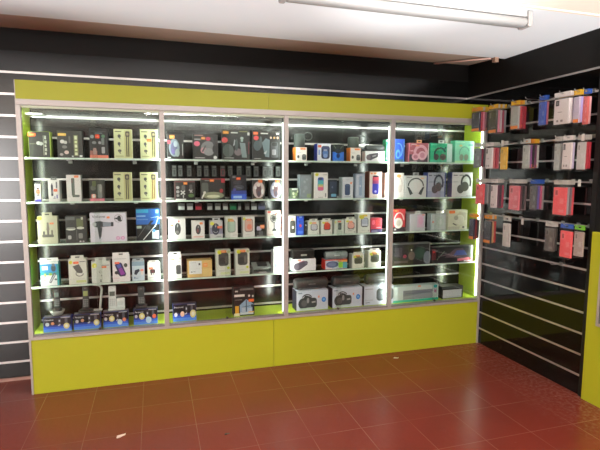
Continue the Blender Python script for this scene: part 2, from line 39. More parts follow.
{'c': 'box', 'n': 'cordless_phone_box', 'l': 'dark blue cordless phone box under the black phone beside the first post', 'k': 'box', 'g': 'dark blue cordless phone boxes on the cabinet floor', 'x': 0.7527, 'y': 0.05, 'z': 0.412, 'w': 0.1652, 'h': 0.1143, 'd': 0.06, 'b': (26, 28, 42), 's': (40, 70, 170), 'm': [('r', 0, 0, 1, 0.2, (88, 145, 240)), ('r', 0, 0.2, 1, 0.34, (55, 105, 225)), ('r', 0, 0.34, 1, 0.46, (36, 58, 150)), ('t', 'Panasonic', 0.05, 0.78, 0.1, (230, 235, 240)), ('l', 0.62, 0.94, 0.95, 0.94, 0.04, (180, 185, 190)), ('q', 0.53, 0.5, 0.62, 0.86, (70, 72, 80)), ('r', 0.55, 0.66, 0.6, 0.78, (190, 200, 215)), ('q', 0.76, 0.44, 0.86, 0.9, (90, 95, 105)), ('l', 0.52, 0.4, 0.6, 0.48, 0.05, (200, 205, 215)), ('e', 0.1, 0.55, 0.06, 0.108, (200, 205, 215)), ('e', 0.34, 0.54, 0.12, 0.216, (235, 225, 150)), ('e', 0.34, 0.54, 0.06, 0.108, (245, 245, 220)), ('e', 0.62, 0.28, 0.12, 0.216, (190, 225, 245)), ('e', 0.86, 0.5, 0.08, 0.14400000000000002, (245, 120, 80))], 'st': [], 'tab': None, 'rot': 0, 'tw': 0.5},
{'c': 'box', 'n': 'cordless_phone_box', 'l': 'dark blue cordless phone box standing alone left on the second bay floor', 'k': 'box', 'g': 'dark blue cordless phone boxes on the cabinet floor', 'x': 1.0294, 'y': 0.05, 'z': 0.412, 'w': 0.1681, 'h': 0.1301, 'd': 0.06, 'b': (26, 28, 42), 's': (40, 70, 170), 'm': [('r', 0, 0, 1, 0.2, (88, 145, 240)), ('r', 0, 0.2, 1, 0.34, (55, 105, 225)), ('r', 0, 0.34, 1, 0.46, (36, 58, 150)), ('t', 'Panasonic', 0.05, 0.78, 0.1, (230, 235, 240)), ('l', 0.62, 0.94, 0.95, 0.94, 0.04, (180, 185, 190)), ('q', 0.53, 0.5, 0.62, 0.86, (70, 72, 80)), ('r', 0.55, 0.66, 0.6, 0.78, (190, 200, 215)), ('q', 0.76, 0.44, 0.86, 0.9, (90, 95, 105)), ('l', 0.52, 0.4, 0.6, 0.48, 0.05, (200, 205, 215)), ('e', 0.12, 0.4, 0.07, 0.12600000000000003, (235, 235, 240)), ('e', 0.4, 0.42, 0.09, 0.162, (245, 200, 170)), ('e', 0.86, 0.4, 0.13, 0.234, (235, 225, 150)), ('e', 0.86, 0.4, 0.07, 0.12600000000000003, (245, 245, 220))], 'st': [], 'tab': None, 'rot': 0, 'tw': 0.5},
{'c': 'phone', 'n': 'cordless_phone', 'l': 'black cordless handset in a silver rimmed charging cup', 'k': 'phone', 'g': 'cordless phones on show on top of the phone boxes', 'x': 0.1629, 'y': 0.108, 'z': 0.5164, 'w': 0.0969, 'h': 0.1932, 'd': 0.05, 'b': 'cup'},
{'c': 'phone', 'n': 'cordless_phone', 'l': 'black desk phone with a white arched frame standing on phone boxes', 'k': 'phone', 'g': 'cordless phones on show on top of the phone boxes', 'x': 0.3847, 'y': 0.108, 'z': 0.5218, 'w': 0.1645, 'h': 0.202, 'd': 0.05, 'b': 'arch'},
{'c': 'phone', 'n': 'cordless_phone', 'l': 'white cordless phone upright beside its white base', 'k': 'phone', 'g': 'cordless phones on show on top of the phone boxes', 'x': 0.5535, 'y': 0.108, 'z': 0.5244, 'w': 0.1118, 'h': 0.1739, 'd': 0.05, 'b': 'white'},
{'c': 'phone', 'n': 'cordless_phone', 'l': 'black cordless handset upright in a black base by the first post', 'k': 'phone', 'g': 'cordless phones on show on top of the phone boxes', 'x': 0.7237, 'y': 0.108, 'z': 0.5263, 'w': 0.0628, 'h': 0.1534, 'd': 0.05, 'b': 'black'},
{'c': 'box', 'n': 'headset_box', 'l': 'dark headset box with a blue white headset, first beyond the first post', 'k': 'box', 'g': 'gaming headset boxes on the top shelf', 'x': 0.9924, 'y': 0.07, 'z': 1.611, 'w': 0.1157, 'h': 0.1788, 'd': 0.07, 'b': (50, 52, 54), 's': None, 'm': [('e', 0.42, 0.45, 0.32, 0.36, (125, 140, 150)), ('e', 0.4, 0.42, 0.2, 0.26, (95, 98, 130)), ('e', 0.5, 0.6, 0.12, 0.12, (170, 185, 195)), ('e', 0.35, 0.3, 0.1, 0.1, (105, 95, 150)), ('r', 0.02, 0.04, 0.2, 0.08, (190, 195, 195)), ('r', 0.02, 0.6, 0.2, 0.75, (170, 70, 90)), ('e', 0.6, 0.25, 0.14, 0.16, (140, 155, 155)), ('q', 0.88, 0.1, 0.97, 0.7, (60, 62, 62)), ('r', 0.9, 0.15, 0.94, 0.6, (190, 190, 188))], 'st': [(0.3, 0.88, 0.3, 0.14, (245, 160, 80))], 'tab': None, 'rot': 0, 'tw': 0.5},
{'c': 'box', 'n': 'headset_box', 'l': 'grey headset box with a pink circle and white dot, second in the bay', 'k': 'box', 'g': 'gaming headset boxes on the top shelf', 'x': 1.2066, 'y': 0.07, 'z': 1.611, 'w': 0.1793, 'h': 0.1826, 'd': 0.07, 'b': (66, 68, 70), 's': (26, 28, 28), 'm': [('r', 0.05, 0.93, 0.4, 0.97, (160, 120, 120)), ('e', 0.6, 0.45, 0.3, 0.28, (130, 132, 135)), ('e', 0.42, 0.36, 0.13, 0.12, (205, 150, 160)), ('e', 0.62, 0.3, 0.2, 0.15, (150, 152, 155)), ('l', 0.72, 0.9, 0.9, 0.5, 0.08, (60, 62, 66)), ('e', 0.85, 0.42, 0.08, 0.16, (45, 48, 52)), ('e', 0.15, 0.62, 0.12, 0.1, (235, 110, 140)), ('e', 0.88, 0.08, 0.07, 0.07, (240, 240, 240)), ('l', 0.06, 0.06, 0.46, 0.06, 0.03, (200, 200, 200)), ('r', 0.05, 0.76, 0.3, 0.82, (150, 152, 152)), ('e', 0.6, 0.82, 0.1, 0.08, (200, 70, 100)), ('l', 0.36, 0.3, 0.5, 0.55, 0.06, (90, 92, 95))], 'st': [(0.4, 0.84, 0.16, 0.1, (250, 160, 80))], 'tab': None, 'rot': 0, 'tw': 0.5},
{'c': 'box', 'n': 'headset_box', 'l': 'tall dark headset box with a red circle and pale triangle, third in the bay', 'k': 'box', 'g': 'gaming headset boxes on the top shelf', 'x': 1.4332, 'y': 0.07, 'z': 1.611, 'w': 0.2071, 'h': 0.2219, 'd': 0.07, 'b': (46, 48, 50), 's': None, 'm': [('r', 0.3, 0.88, 0.55, 0.92, (200, 205, 200)), ('e', 0.2, 0.3, 0.2, 0.22, (90, 98, 98)), ('p', [(0.38, 0.45), (0.55, 0.58), (0.42, 0.68)], (165, 170, 175)), ('e', 0.56, 0.26, 0.14, 0.12, (125, 110, 118)), ('p', [(0.62, 0.58), (0.82, 0.56), (0.88, 0.08), (0.7, 0.08)], (128, 145, 148)), ('e', 0.7, 0.72, 0.06, 0.05, (175, 190, 185)), ('e', 0.7, 0.64, 0.05, 0.04, (150, 175, 170)), ('e', 0.08, 0.65, 0.11, 0.09, (225, 80, 85)), ('l', 0.06, 0.06, 0.4, 0.06, 0.025, (185, 190, 188)), ('l', 0.6, 0.94, 0.9, 0.94, 0.015, (170, 170, 90)), ('q', 0.9, 0.82, 0.98, 0.92, (200, 200, 195)), ('r', 0.93, 0.2, 0.96, 0.6, (110, 40, 50)), ('e', 0.5, 0.5, 0.06, 0.2, (70, 80, 82))], 'st': [(0.12, 0.9, 0.2, 0.09, (240, 160, 60))], 'tab': None, 'rot': 0, 'tw': 0.5},
{'c': 'box', 'n': 'headset_box', 'l': 'wide dark headset box with a red circle and three small icons, before the second post', 'k': 'box', 'g': 'gaming headset boxes on the top shelf', 'x': 1.6622, 'y': 0.07, 'z': 1.611, 'w': 0.219, 'h': 0.2176, 'd': 0.07, 'b': (50, 52, 54), 's': None, 'm': [('r', 0.3, 0.9, 0.56, 0.94, (215, 215, 210)), ('r', 0.85, 0.9, 0.95, 0.95, (200, 205, 200)), ('e', 0.14, 0.76, 0.09, 0.08, (230, 80, 85)), ('e', 0.18, 0.5, 0.13, 0.18, (80, 95, 100)), ('e', 0.3, 0.62, 0.05, 0.2, (90, 100, 105)), ('p', [(0.34, 0.6), (0.48, 0.76), (0.62, 0.7), (0.6, 0.1), (0.46, 0.12)], (115, 132, 140)), ('q', 0.66, 0.08, 0.92, 0.64, (70, 72, 76)), ('q', 0.7, 0.5, 0.88, 0.62, (36, 38, 40)), ('q', 0.7, 0.18, 0.84, 0.38, (150, 150, 155)), ('e', 0.66, 0.78, 0.035, 0.04, (215, 190, 170)), ('e', 0.78, 0.78, 0.04, 0.04, (190, 150, 100)), ('e', 0.9, 0.78, 0.035, 0.04, (200, 160, 130)), ('l', 0.06, 0.05, 0.3, 0.05, 0.02, (190, 190, 188)), ('p', [(0.4, 0.24), (0.52, 0.34), (0.48, 0.2)], (190, 195, 200))], 'st': [(0.12, 0.92, 0.16, 0.09, (245, 110, 50))], 'tab': None, 'rot': 0, 'tw': 0.5},
{'c': 'box', 'n': 'cable_pack', 'l': 'dark red rimmed pack with two white crossed cables on the second shelf', 'k': 'box', 'g': 'controller packs on the second shelf', 'x': 1.0514, 'y': 0.07, 'z': 1.314, 'w': 0.1472, 'h': 0.1381, 'd': 0.07, 'b': (60, 58, 58), 's': None, 'm': [('r', 0, 0.94, 1, 1, (110, 60, 62)), ('r', 0, 0, 0.05, 1, (95, 60, 62)), ('r', 0.05, 0.0, 0.55, 0.07, (225, 225, 222)), ('e', 0.16, 0.66, 0.08, 0.08, (160, 160, 160)), ('e', 0.16, 0.44, 0.08, 0.08, (150, 150, 150)), ('e', 0.16, 0.24, 0.07, 0.07, (140, 140, 140)), ('l', 0.3, 0.5, 0.5, 0.3, 0.06, (190, 190, 190)), ('l', 0.5, 0.5, 0.3, 0.3, 0.06, (200, 200, 200)), ('l', 0.42, 0.3, 0.42, 0.1, 0.05, (170, 170, 170)), ('q', 0.34, 0.5, 0.52, 0.78, (90, 90, 92)), ('l', 0.7, 0.55, 0.86, 0.4, 0.05, (180, 180, 180)), ('l', 0.86, 0.55, 0.74, 0.4, 0.05, (170, 170, 170)), ('q', 0.72, 0.55, 0.86, 0.82, (86, 86, 88)), ('e', 0.8, 0.24, 0.14, 0.1, (90, 120, 70))], 'st': [(0.53, 0.88, 0.18, 0.12, (240, 140, 50))], 'tab': None, 'rot': 0, 'tw': 0.5},
{'c': 'box', 'n': 'cable_pack', 'l': 'dark pack with a red corner and white cable coil, right of the crossed cables', 'k': 'box', 'g': 'controller packs on the second shelf', 'x': 1.2563, 'y': 0.07, 'z': 1.314, 'w': 0.1752, 'h': 0.1579, 'd': 0.07, 'b': (56, 52, 50), 's': None, 'm': [('r', 0, 0.94, 1, 1, (120, 50, 52)), ('q', 0.02, 0.3, 0.3, 0.8, (85, 92, 88)), ('q', 0.34, 0.45, 0.82, 0.78, (28, 28, 30)), ('e', 0.5, 0.2, 0.45, 0.17, (140, 148, 120)), ('e', 0.5, 0.16, 0.28, 0.07, (215, 220, 190)), ('l', 0.02, 0.06, 0.14, 0.34, 0.06, (235, 235, 225)), ('e', 0.14, 0.34, 0.06, 0.06, (220, 220, 210)), ('r', 0.84, 0.8, 1, 0.99, (200, 50, 70)), ('e', 0.84, 0.42, 0.07, 0.1, (190, 60, 70)), ('r', 0.15, 0.88, 0.35, 0.92, (130, 130, 130))], 'st': [(0.45, 0.9, 0.18, 0.11, (245, 130, 50))], 'tab': None, 'rot': 0, 'tw': 0.5},
{'c': 'box', 'n': 'memory_pack', 'l': 'tall black pack with a bright blue foot between red corner pack and oval packs', 'k': 'box', 'g': 'controller packs on the second shelf', 'x': 1.4476, 'y': 0.07, 'z': 1.314, 'w': 0.117, 'h': 0.1843, 'd': 0.07, 'b': (28, 30, 44), 's': None, 'm': [('r', 0, 0, 1, 0.22, (50, 95, 215)), ('r', 0, 0.22, 1, 0.36, (40, 60, 150)), ('r', 0.15, 0.05, 0.7, 0.15, (160, 200, 245)), ('e', 0.5, 0.5, 0.34, 0.1, (60, 64, 75)), ('e', 0.42, 0.7, 0.28, 0.08, (50, 52, 62)), ('r', 0.1, 0.88, 0.3, 0.95, (120, 125, 130)), ('e', 0.22, 0.4, 0.1, 0.06, (70, 70, 150)), ('l', 0.3, 0.52, 0.7, 0.46, 0.03, (110, 115, 122))], 'st': [(0.48, 0.85, 0.26, 0.1, (245, 100, 40))], 'tab': None, 'rot': 0, 'tw': 0.5},
{'c': 'box', 'n': 'controller_pack', 'l': 'clear oval pack with a pale pink controller, left of the two', 'k': 'box', 'g': 'controller packs on the second shelf', 'x': 1.6015, 'y': 0.07, 'z': 1.314, 'w': 0.099, 'h': 0.1469, 'd': 0.07, 'b': (70, 70, 66), 's': None, 'm': [('e', 0.5, 0.48, 0.46, 0.44, (205, 190, 190)), ('e', 0.5, 0.45, 0.22, 0.34, (110, 85, 90)), ('e', 0.48, 0.74, 0.14, 0.1, (225, 215, 210)), ('e', 0.24, 0.6, 0.1, 0.1, (225, 225, 225)), ('e', 0.78, 0.4, 0.1, 0.14, (235, 235, 235)), ('r', 0.1, 0.0, 0.8, 0.06, (150, 140, 110)), ('e', 0.5, 0.3, 0.1, 0.12, (85, 80, 95))], 'st': [(0.62, 0.93, 0.32, 0.14, (245, 115, 40))], 'tab': None, 'rot': 0, 'tw': 0.5},
{'c': 'box', 'n': 'controller_pack', 'l': 'clear oval pack with a blue grey controller, beside the second post', 'k': 'box', 'g': 'controller packs on the second shelf', 'x': 1.7361, 'y': 0.07, 'z': 1.314, 'w': 0.0933, 'h': 0.1469, 'd': 0.07, 'b': (70, 70, 66), 's': None, 'm': [('e', 0.5, 0.48, 0.46, 0.44, (150, 155, 180)), ('e', 0.5, 0.45, 0.22, 0.34, (110, 85, 90)), ('e', 0.48, 0.74, 0.14, 0.1, (225, 215, 210)), ('e', 0.24, 0.6, 0.1, 0.1, (225, 225, 225)), ('e', 0.78, 0.4, 0.1, 0.14, (235, 235, 235)), ('r', 0.1, 0.0, 0.8, 0.06, (150, 140, 110)), ('e', 0.5, 0.3, 0.1, 0.12, (85, 80, 95))], 'st': [(0.62, 0.93, 0.32, 0.14, (245, 115, 40))], 'tab': None, 'rot': 0, 'tw': 0.5},
{'c': 'box', 'n': 'mouse_box', 'l': 'large white box with a dark computer mouse, first beside the first post', 'k': 'box', 'g': 'mouse boxes on the third shelf', 'x': 0.9903, 'y': 0.07, 'z': 1.026, 'w': 0.12, 'h': 0.1543, 'd': 0.07, 'b': (235, 235, 232), 's': (200, 200, 195), 'm': [('e', 0.53, 0.5, 0.19, 0.29, (70, 72, 72)), ('l', 0.53, 0.558, 0.53, 0.7755, 0.026600000000000002, (150, 150, 150)), ('e', 0.53, 0.645, 0.028499999999999998, 0.0464, (190, 190, 190)), ('e', 0.5, 0.34, 0.1, 0.08, (120, 122, 120)), ('l', 0.1, 0.97, 0.7, 0.97, 0.02, (90, 90, 90)), ('e', 0.6, 0.86, 0.05, 0.05, (220, 120, 120))], 'st': [(0.18, 0.67, 0.2, 0.1, (245, 110, 70))], 'tab': None, 'rot': 0, 'tw': 0.5},
{'c': 'box', 'n': 'mouse_box', 'l': 'smaller white box with a computer mouse, second on the third shelf', 'k': 'box', 'g': 'mouse boxes on the third shelf', 'x': 1.1419, 'y': 0.07, 'z': 1.026, 'w': 0.0925, 'h': 0.1321, 'd': 0.07, 'b': (235, 235, 232), 's': None, 'm': [('e', 0.5, 0.52, 0.21, 0.28, (75, 75, 78)), ('l', 0.5, 0.5760000000000001, 0.5, 0.786, 0.029400000000000003, (150, 150, 150)), ('e', 0.5, 0.66, 0.0315, 0.044800000000000006, (190, 190, 190)), ('e', 0.45, 0.45, 0.08, 0.12, (130, 80, 80)), ('r', 0.1, 0.07, 0.9, 0.14, (235, 190, 180))], 'st': [(0.74, 0.86, 0.24, 0.12, (245, 140, 70))], 'tab': None, 'rot': 0, 'tw': 0.5},
{'c': 'box', 'n': 'mouse_box', 'l': 'pale hang box with a dark blue mouse and orange band, third on the third shelf', 'k': 'box', 'g': 'mouse boxes on the third shelf', 'x': 1.2752, 'y': 0.07, 'z': 1.026, 'w': 0.0939, 'h': 0.1514, 'd': 0.07, 'b': (205, 208, 210), 's': None, 'm': [('r', 0, 0.24, 1, 0.6, (150, 150, 175)), ('e', 0.45, 0.52, 0.3, 0.34, (55, 60, 78)), ('l', 0.45, 0.5880000000000001, 0.45, 0.843, 0.042, (150, 150, 150)), ('e', 0.45, 0.6900000000000001, 0.045, 0.054400000000000004, (190, 190, 190)), ('a', 0.45, 0.45, 0.18, 0.14, 200, 340, 0.04, (180, 185, 190)), ('e', 0.17, 0.84, 0.16, 0.1, (225, 225, 90)), ('r', 0.5, 0.04, 0.9, 0.1, (150, 160, 150))], 'st': [(0.78, 0.62, 0.4, 0.14, (245, 120, 80))], 'tab': 'same', 'rot': 0, 'tw': 0.6},
{'c': 'box', 'n': 'power_bank_box', 'l': 'white box with a pale green rounded tile picture, fourth on the third shelf', 'k': 'box', 'g': 'white boxes with rounded tile pictures', 'x': 1.3896, 'y': 0.07, 'z': 1.026, 'w': 0.0926, 'h': 0.1601, 'd': 0.07, 'b': (235, 235, 232), 's': None, 'm': [('q', 0.18, 0.24, 0.82, 0.8, (120, 128, 120)), ('q', 0.22, 0.27, 0.78, 0.77, (185, 210, 195)), ('r', 0.2, 0.76, 0.6, 0.9, (215, 200, 90)), ('r', 0.6, 0.1, 0.9, 0.12, (190, 190, 190))], 'st': [(0.5, 0.8, 0.4, 0.1, (245, 170, 110))], 'tab': None, 'rot': 0, 'tw': 0.5},
{'c': 'box', 'n': 'power_bank_box', 'l': 'white box with a rose gold rounded tile picture, fifth on the third shelf', 'k': 'box', 'g': 'white boxes with rounded tile pictures', 'x': 1.5223, 'y': 0.07, 'z': 1.026, 'w': 0.0901, 'h': 0.1549, 'd': 0.07, 'b': (235, 235, 232), 's': None, 'm': [('q', 0.14, 0.25, 0.86, 0.9, (140, 125, 120)), ('q', 0.18, 0.29, 0.82, 0.86, (220, 180, 165)), ('e', 0.55, 0.5, 0.2, 0.14, (230, 140, 120)), ('e', 0.12, 0.9, 0.12, 0.08, (225, 220, 90)), ('r', 0.2, 0.1, 0.6, 0.12, (200, 200, 200))], 'st': [(0.5, 0.85, 0.36, 0.1, (245, 150, 110))], 'tab': None, 'rot': 0, 'tw': 0.5},
{'c': 'box', 'n': 'cable_pack', 'l': 'low dark pack with an orange sticker beside the fan box', 'k': 'box', 'g': 'dark packs by the fan box', 'x': 1.6143, 'y': 0.07, 'z': 1.026, 'w': 0.0695, 'h': 0.1048, 'd': 0.04, 'b': (48, 46, 48), 's': None, 'm': [('q', 0.05, 0.45, 0.6, 0.75, (190, 190, 220)), ('q', 0.3, 0.08, 0.8, 0.4, (90, 92, 98)), ('r', 0.05, 0.02, 0.95, 0.1, (120, 122, 120))], 'st': [(0.7, 0.72, 0.5, 0.26, (250, 160, 110))], 'tab': None, 'rot': 0, 'tw': 0.5},
{'c': 'box', 'n': 'fan_box', 'l': 'tall white box with a black desk fan picture and red edge', 'k': 'box', 'g': None, 'x': 1.7202, 'y': 0.07, 'z': 1.026, 'w': 0.1106, 'h': 0.1971, 'd': 0.07, 'b': (240, 238, 232), 's': None, 'm': [('r', 0.94, 0, 1, 1, (205, 60, 55)), ('a', 0.52, 0.7, 0.26, 0.16, 0, 360, 0.05, (70, 72, 70)), ('e', 0.52, 0.7, 0.2, 0.12, (120, 122, 118)), ('l', 0.52, 0.7, 0.76, 0.7, 0.03, (60, 62, 60)), ('l', 0.52, 0.7, 0.64, 0.8218, 0.03, (60, 62, 60)), ('l', 0.52, 0.7, 0.4, 0.8218, 0.03, (60, 62, 60)), ('l', 0.52, 0.7, 0.28, 0.7, 0.03, (60, 62, 60)), ('l', 0.52, 0.7, 0.4, 0.5781999999999999, 0.03, (60, 62, 60)), ('l', 0.52, 0.7, 0.64, 0.5781999999999999, 0.03, (60, 62, 60)), ('e', 0.52, 0.7, 0.06, 0.035, (40, 42, 40)), ('r', 0.48, 0.26, 0.56, 0.55, (75, 78, 76)), ('p', [(0.36, 0.2), (0.72, 0.2), (0.62, 0.3), (0.46, 0.3)], (80, 82, 80)), ('r', 0.1, 0.25, 0.14, 0.6, (225, 205, 200)), ('r', 0.05, 0.05, 0.5, 0.08, (215, 200, 190))], 'st': [(0.16, 0.95, 0.22, 0.07, (245, 110, 90)), (0.72, 0.88, 0.22, 0.05, (245, 90, 70))], 'tab': None, 'rot': 0, 'tw': 0.5},
{'c': 'box', 'n': 'power_bank_box', 'l': 'white box with dark power bank picture, right of first post, fourth shelf', 'k': 'box', 'g': 'power bank boxes on the fourth shelf', 'x': 0.9693, 'y': 0.07, 'z': 0.734, 'w': 0.0927, 'h': 0.1992, 'd': 0.07, 'b': (232, 232, 228), 's': None, 'm': [('q', 0.56, 0.18, 0.94, 0.58, (100, 100, 98)), ('q', 0.58, 0.2, 0.92, 0.55, (75, 76, 76)), ('r', 0.08, 0.62, 0.45, 0.66, (240, 190, 130)), ('l', 0.18, 0.3, 0.18, 0.4, 0.03, (90, 90, 90)), ('l', 0.32, 0.3, 0.32, 0.42, 0.03, (110, 110, 110)), ('r', 0.42, 0.46, 0.48, 0.6, (110, 112, 110)), ('e', 0.9, 0.86, 0.08, 0.05, (190, 195, 190)), ('r', 0.3, 0.73, 0.9, 0.75, (180, 182, 180)), ('r', 0.2, 0.08, 0.8, 0.1, (200, 200, 198))], 'st': [(0.26, 0.84, 0.34, 0.07, (245, 180, 80))], 'tab': 'same', 'rot': 0, 'tw': 0.9},
{'c': 'box', 'n': 'kraft_box', 'l': 'kraft brown box with a large white label on the fourth shelf', 'k': 'box', 'g': None, 'x': 1.1481, 'y': 0.07, 'z': 0.734, 'w': 0.1818, 'h': 0.1269, 'd': 0.1, 'b': (226, 190, 120), 's': (190, 150, 90), 'm': [('r', 0.07, 0.2, 0.58, 0.98, (228, 232, 232)), ('r', 0.45, 0.72, 0.52, 0.84, (70, 72, 74)), ('r', 0.14, 0.3, 0.2, 0.36, (120, 124, 126)), ('r', 0.24, 0.32, 0.32, 0.36, (140, 144, 146)), ('r', 0.1, 0.86, 0.35, 0.9, (200, 202, 202)), ('r', 0.12, 0.5, 0.5, 0.52, (205, 208, 208)), ('r', 0.62, 0.05, 1, 0.5, (232, 205, 135))], 'st': [(0.72, 0.72, 0.2, 0.25, (240, 165, 95))], 'tab': None, 'rot': 0, 'tw': 0.5},
{'c': 'box', 'n': 'charger_box', 'l': 'white hang box with dark charger window, right of the kraft box', 'k': 'box', 'g': 'white charger boxes in the second bay', 'x': 1.3249, 'y': 0.07, 'z': 0.734, 'w': 0.1091, 'h': 0.1988, 'd': 0.07, 'b': (228, 232, 222), 's': None, 'm': [('q', 0.16, 0.38, 0.86, 0.9, (78, 82, 78)), ('q', 0.26, 0.44, 0.62, 0.7, (58, 60, 60)), ('e', 0.7, 0.62, 0.1, 0.15, (105, 108, 104)), ('e', 0.24, 0.92, 0.16, 0.08, (215, 220, 60)), ('e', 0.84, 0.3, 0.1, 0.05, (215, 225, 70)), ('r', 0.15, 0.18, 0.6, 0.21, (205, 208, 200)), ('r', 0.3, 0.05, 0.95, 0.14, (222, 232, 180)), ('e', 0.86, 0.92, 0.1, 0.06, (190, 200, 150))], 'st': [(0.52, 0.94, 0.4, 0.1, (240, 140, 80))], 'tab': None, 'rot': 0, 'tw': 0.5},
{'c': 'box', 'n': 'charger_box', 'l': 'white hang box with dark charger window, left of the clear tray', 'k': 'box', 'g': 'white charger boxes in the second bay', 'x': 1.4713, 'y': 0.07, 'z': 0.734, 'w': 0.1086, 'h': 0.1964, 'd': 0.07, 'b': (228, 232, 222), 's': None, 'm': [('q', 0.16, 0.38, 0.86, 0.9, (78, 82, 78)), ('q', 0.26, 0.44, 0.62, 0.7, (58, 60, 60)), ('e', 0.7, 0.62, 0.1, 0.15, (105, 108, 104)), ('e', 0.24, 0.92, 0.16, 0.08, (215, 220, 60)), ('e', 0.84, 0.3, 0.1, 0.05, (215, 225, 70)), ('r', 0.15, 0.18, 0.6, 0.21, (205, 208, 200)), ('r', 0.3, 0.05, 0.95, 0.14, (222, 232, 180)), ('e', 0.86, 0.92, 0.1, 0.06, (190, 200, 150))], 'st': [(0.52, 0.94, 0.4, 0.1, (240, 140, 80))], 'tab': None, 'rot': 0, 'tw': 0.5},
{'c': 'tray', 'n': 'display_tray', 'l': 'low clear plastic tray holding a dark slim charger', 'k': 'tray', 'g': None, 'x': 1.6263, 'y': 0.07, 'z': 0.734, 'w': 0.1522, 'h': 0.0756, 'd': 0.09, 'b': (90, 96, 96), 's': None, 'm': [], 'st': [], 'tab': None, 'rot': 0, 'tw': 0.5},
{'c': 'box', 'n': 'power_bank_box', 'l': 'white box with a dark blue window, half behind the second post', 'k': 'box', 'g': 'power bank boxes on the fourth shelf', 'x': 1.7588, 'y': 0.07, 'z': 0.734, 'w': 0.0903, 'h': 0.2055, 'd': 0.07, 'b': (232, 234, 234), 's': None, 'm': [('q', 0.6, 0.2, 0.95, 0.75, (60, 66, 80)), ('r', 0.15, 0.25, 0.4, 0.4, (150, 165, 205)), ('r', 0.15, 0.5, 0.35, 0.6, (215, 220, 225)), ('r', 0.18, 0.82, 0.4, 0.85, (190, 195, 195)), ('r', 0.1, 0.08, 0.7, 0.1, (195, 200, 205))], 'st': [(0.65, 0.78, 0.5, 0.09, (245, 150, 110))], 'tab': 'same', 'rot': 0, 'tw': 0.9},
{'c': 'box', 'n': 'router_box', 'l': 'tall black box with a pale blue house picture and orange corner', 'k': 'box', 'g': None, 'x': 1.4795, 'y': 0.06, 'z': 0.412, 'w': 0.161, 'h': 0.223, 'd': 0.09, 'b': (56, 56, 58), 's': (36, 36, 38), 'm': [('r', 0.02, 0.68, 0.52, 0.76, (235, 235, 232)), ('r', 0.05, 0.56, 0.4, 0.58, (150, 150, 150)), ('r', 0.3, 0.9, 0.95, 0.97, (110, 112, 110)), ('r', 0.06, 0.85, 0.2, 0.9, (200, 200, 200)), ('p', [(0.28, 0.38), (0.6, 0.58), (0.96, 0.4), (0.9, 0.3), (0.9, 0.08), (0.3, 0.08)], (155, 185, 215)), ('r', 0.3, 0.04, 0.95, 0.12, (215, 225, 235)), ('l', 0.6, 0.14, 0.6, 0.55, 0.04, (50, 60, 80)), ('l', 0.4, 0.3, 0.8, 0.34, 0.03, (60, 75, 100)), ('r', 0.06, 0.1, 0.24, 0.36, (240, 180, 60)), ('r', 0.0, 0, 0.28, 0.1, (245, 235, 200)), ('r', 0.7, 0.1, 0.98, 0.14, (250, 190, 110)), ('e', 0.88, 0.34, 0.05, 0.06, (40, 50, 70)), ('e', 0.74, 0.7, 0.05, 0.04, (230, 230, 230)), ('e', 0.92, 0.68, 0.04, 0.04, (230, 230, 230)), ('r', 0.38, 0.1, 0.56, 0.3, (190, 205, 225)), ('r', 0.66, 0.14, 0.86, 0.26, (195, 210, 230))], 'st': [(0.84, 0.53, 0.26, 0.1, (245, 110, 40))], 'tab': None, 'rot': 0, 'tw': 0.5},
{'c': 'box', 'n': 'speaker_box', 'l': 'white and orange box carrying the round cup speaker with a strap', 'k': 'box', 'g': 'small speaker boxes on the top shelf of the third bay', 'x': 1.9445, 'y': 0.085, 'z': 1.611, 'w': 0.092, 'h': 0.104, 'd': 0.08, 'b': (240, 238, 234), 's': (235, 130, 50), 'm': [('r', 0, 0.0, 0.03, 1, (240, 160, 90)), ('e', 0.24, 0.3, 0.1, 0.12, (90, 90, 90)), ('q', 0.58, 0.06, 0.95, 0.46, (80, 84, 84)), ('e', 0.76, 0.4, 0.18, 0.1, (110, 114, 114)), ('r', 0.4, 0.82, 0.9, 0.94, (245, 180, 120)), ('r', 0.12, 0.6, 0.5, 0.63, (190, 190, 188))], 'st': [(0.66, 0.88, 0.4, 0.12, (245, 140, 70))], 'tab': None, 'rot': 0, 'tw': 0.5},
{'c': 'box', 'n': 'speaker_box', 'l': 'white box with dark blue barrel speaker picture and a deep blue side', 'k': 'box', 'g': 'small speaker boxes on the top shelf of the third bay', 'x': 2.1339, 'y': 0.085, 'z': 1.611, 'w': 0.115, 'h': 0.1368, 'd': 0.08, 'b': (228, 232, 242), 's': (25, 45, 140), 'm': [('q', 0.3, 0.12, 0.92, 0.86, (48, 56, 88)), ('e', 0.6, 0.74, 0.26, 0.1, (70, 80, 120)), ('e', 0.6, 0.46, 0.2, 0.2, (75, 115, 180)), ('e', 0.6, 0.3, 0.16, 0.12, (120, 150, 205)), ('r', 0.08, 0.35, 0.22, 0.65, (150, 170, 220)), ('e', 0.6, 0.62, 0.14, 0.06, (150, 160, 190))], 'st': [(0.18, 0.84, 0.24, 0.14, (230, 90, 60))], 'tab': None, 'rot': 0, 'tw': 0.5},
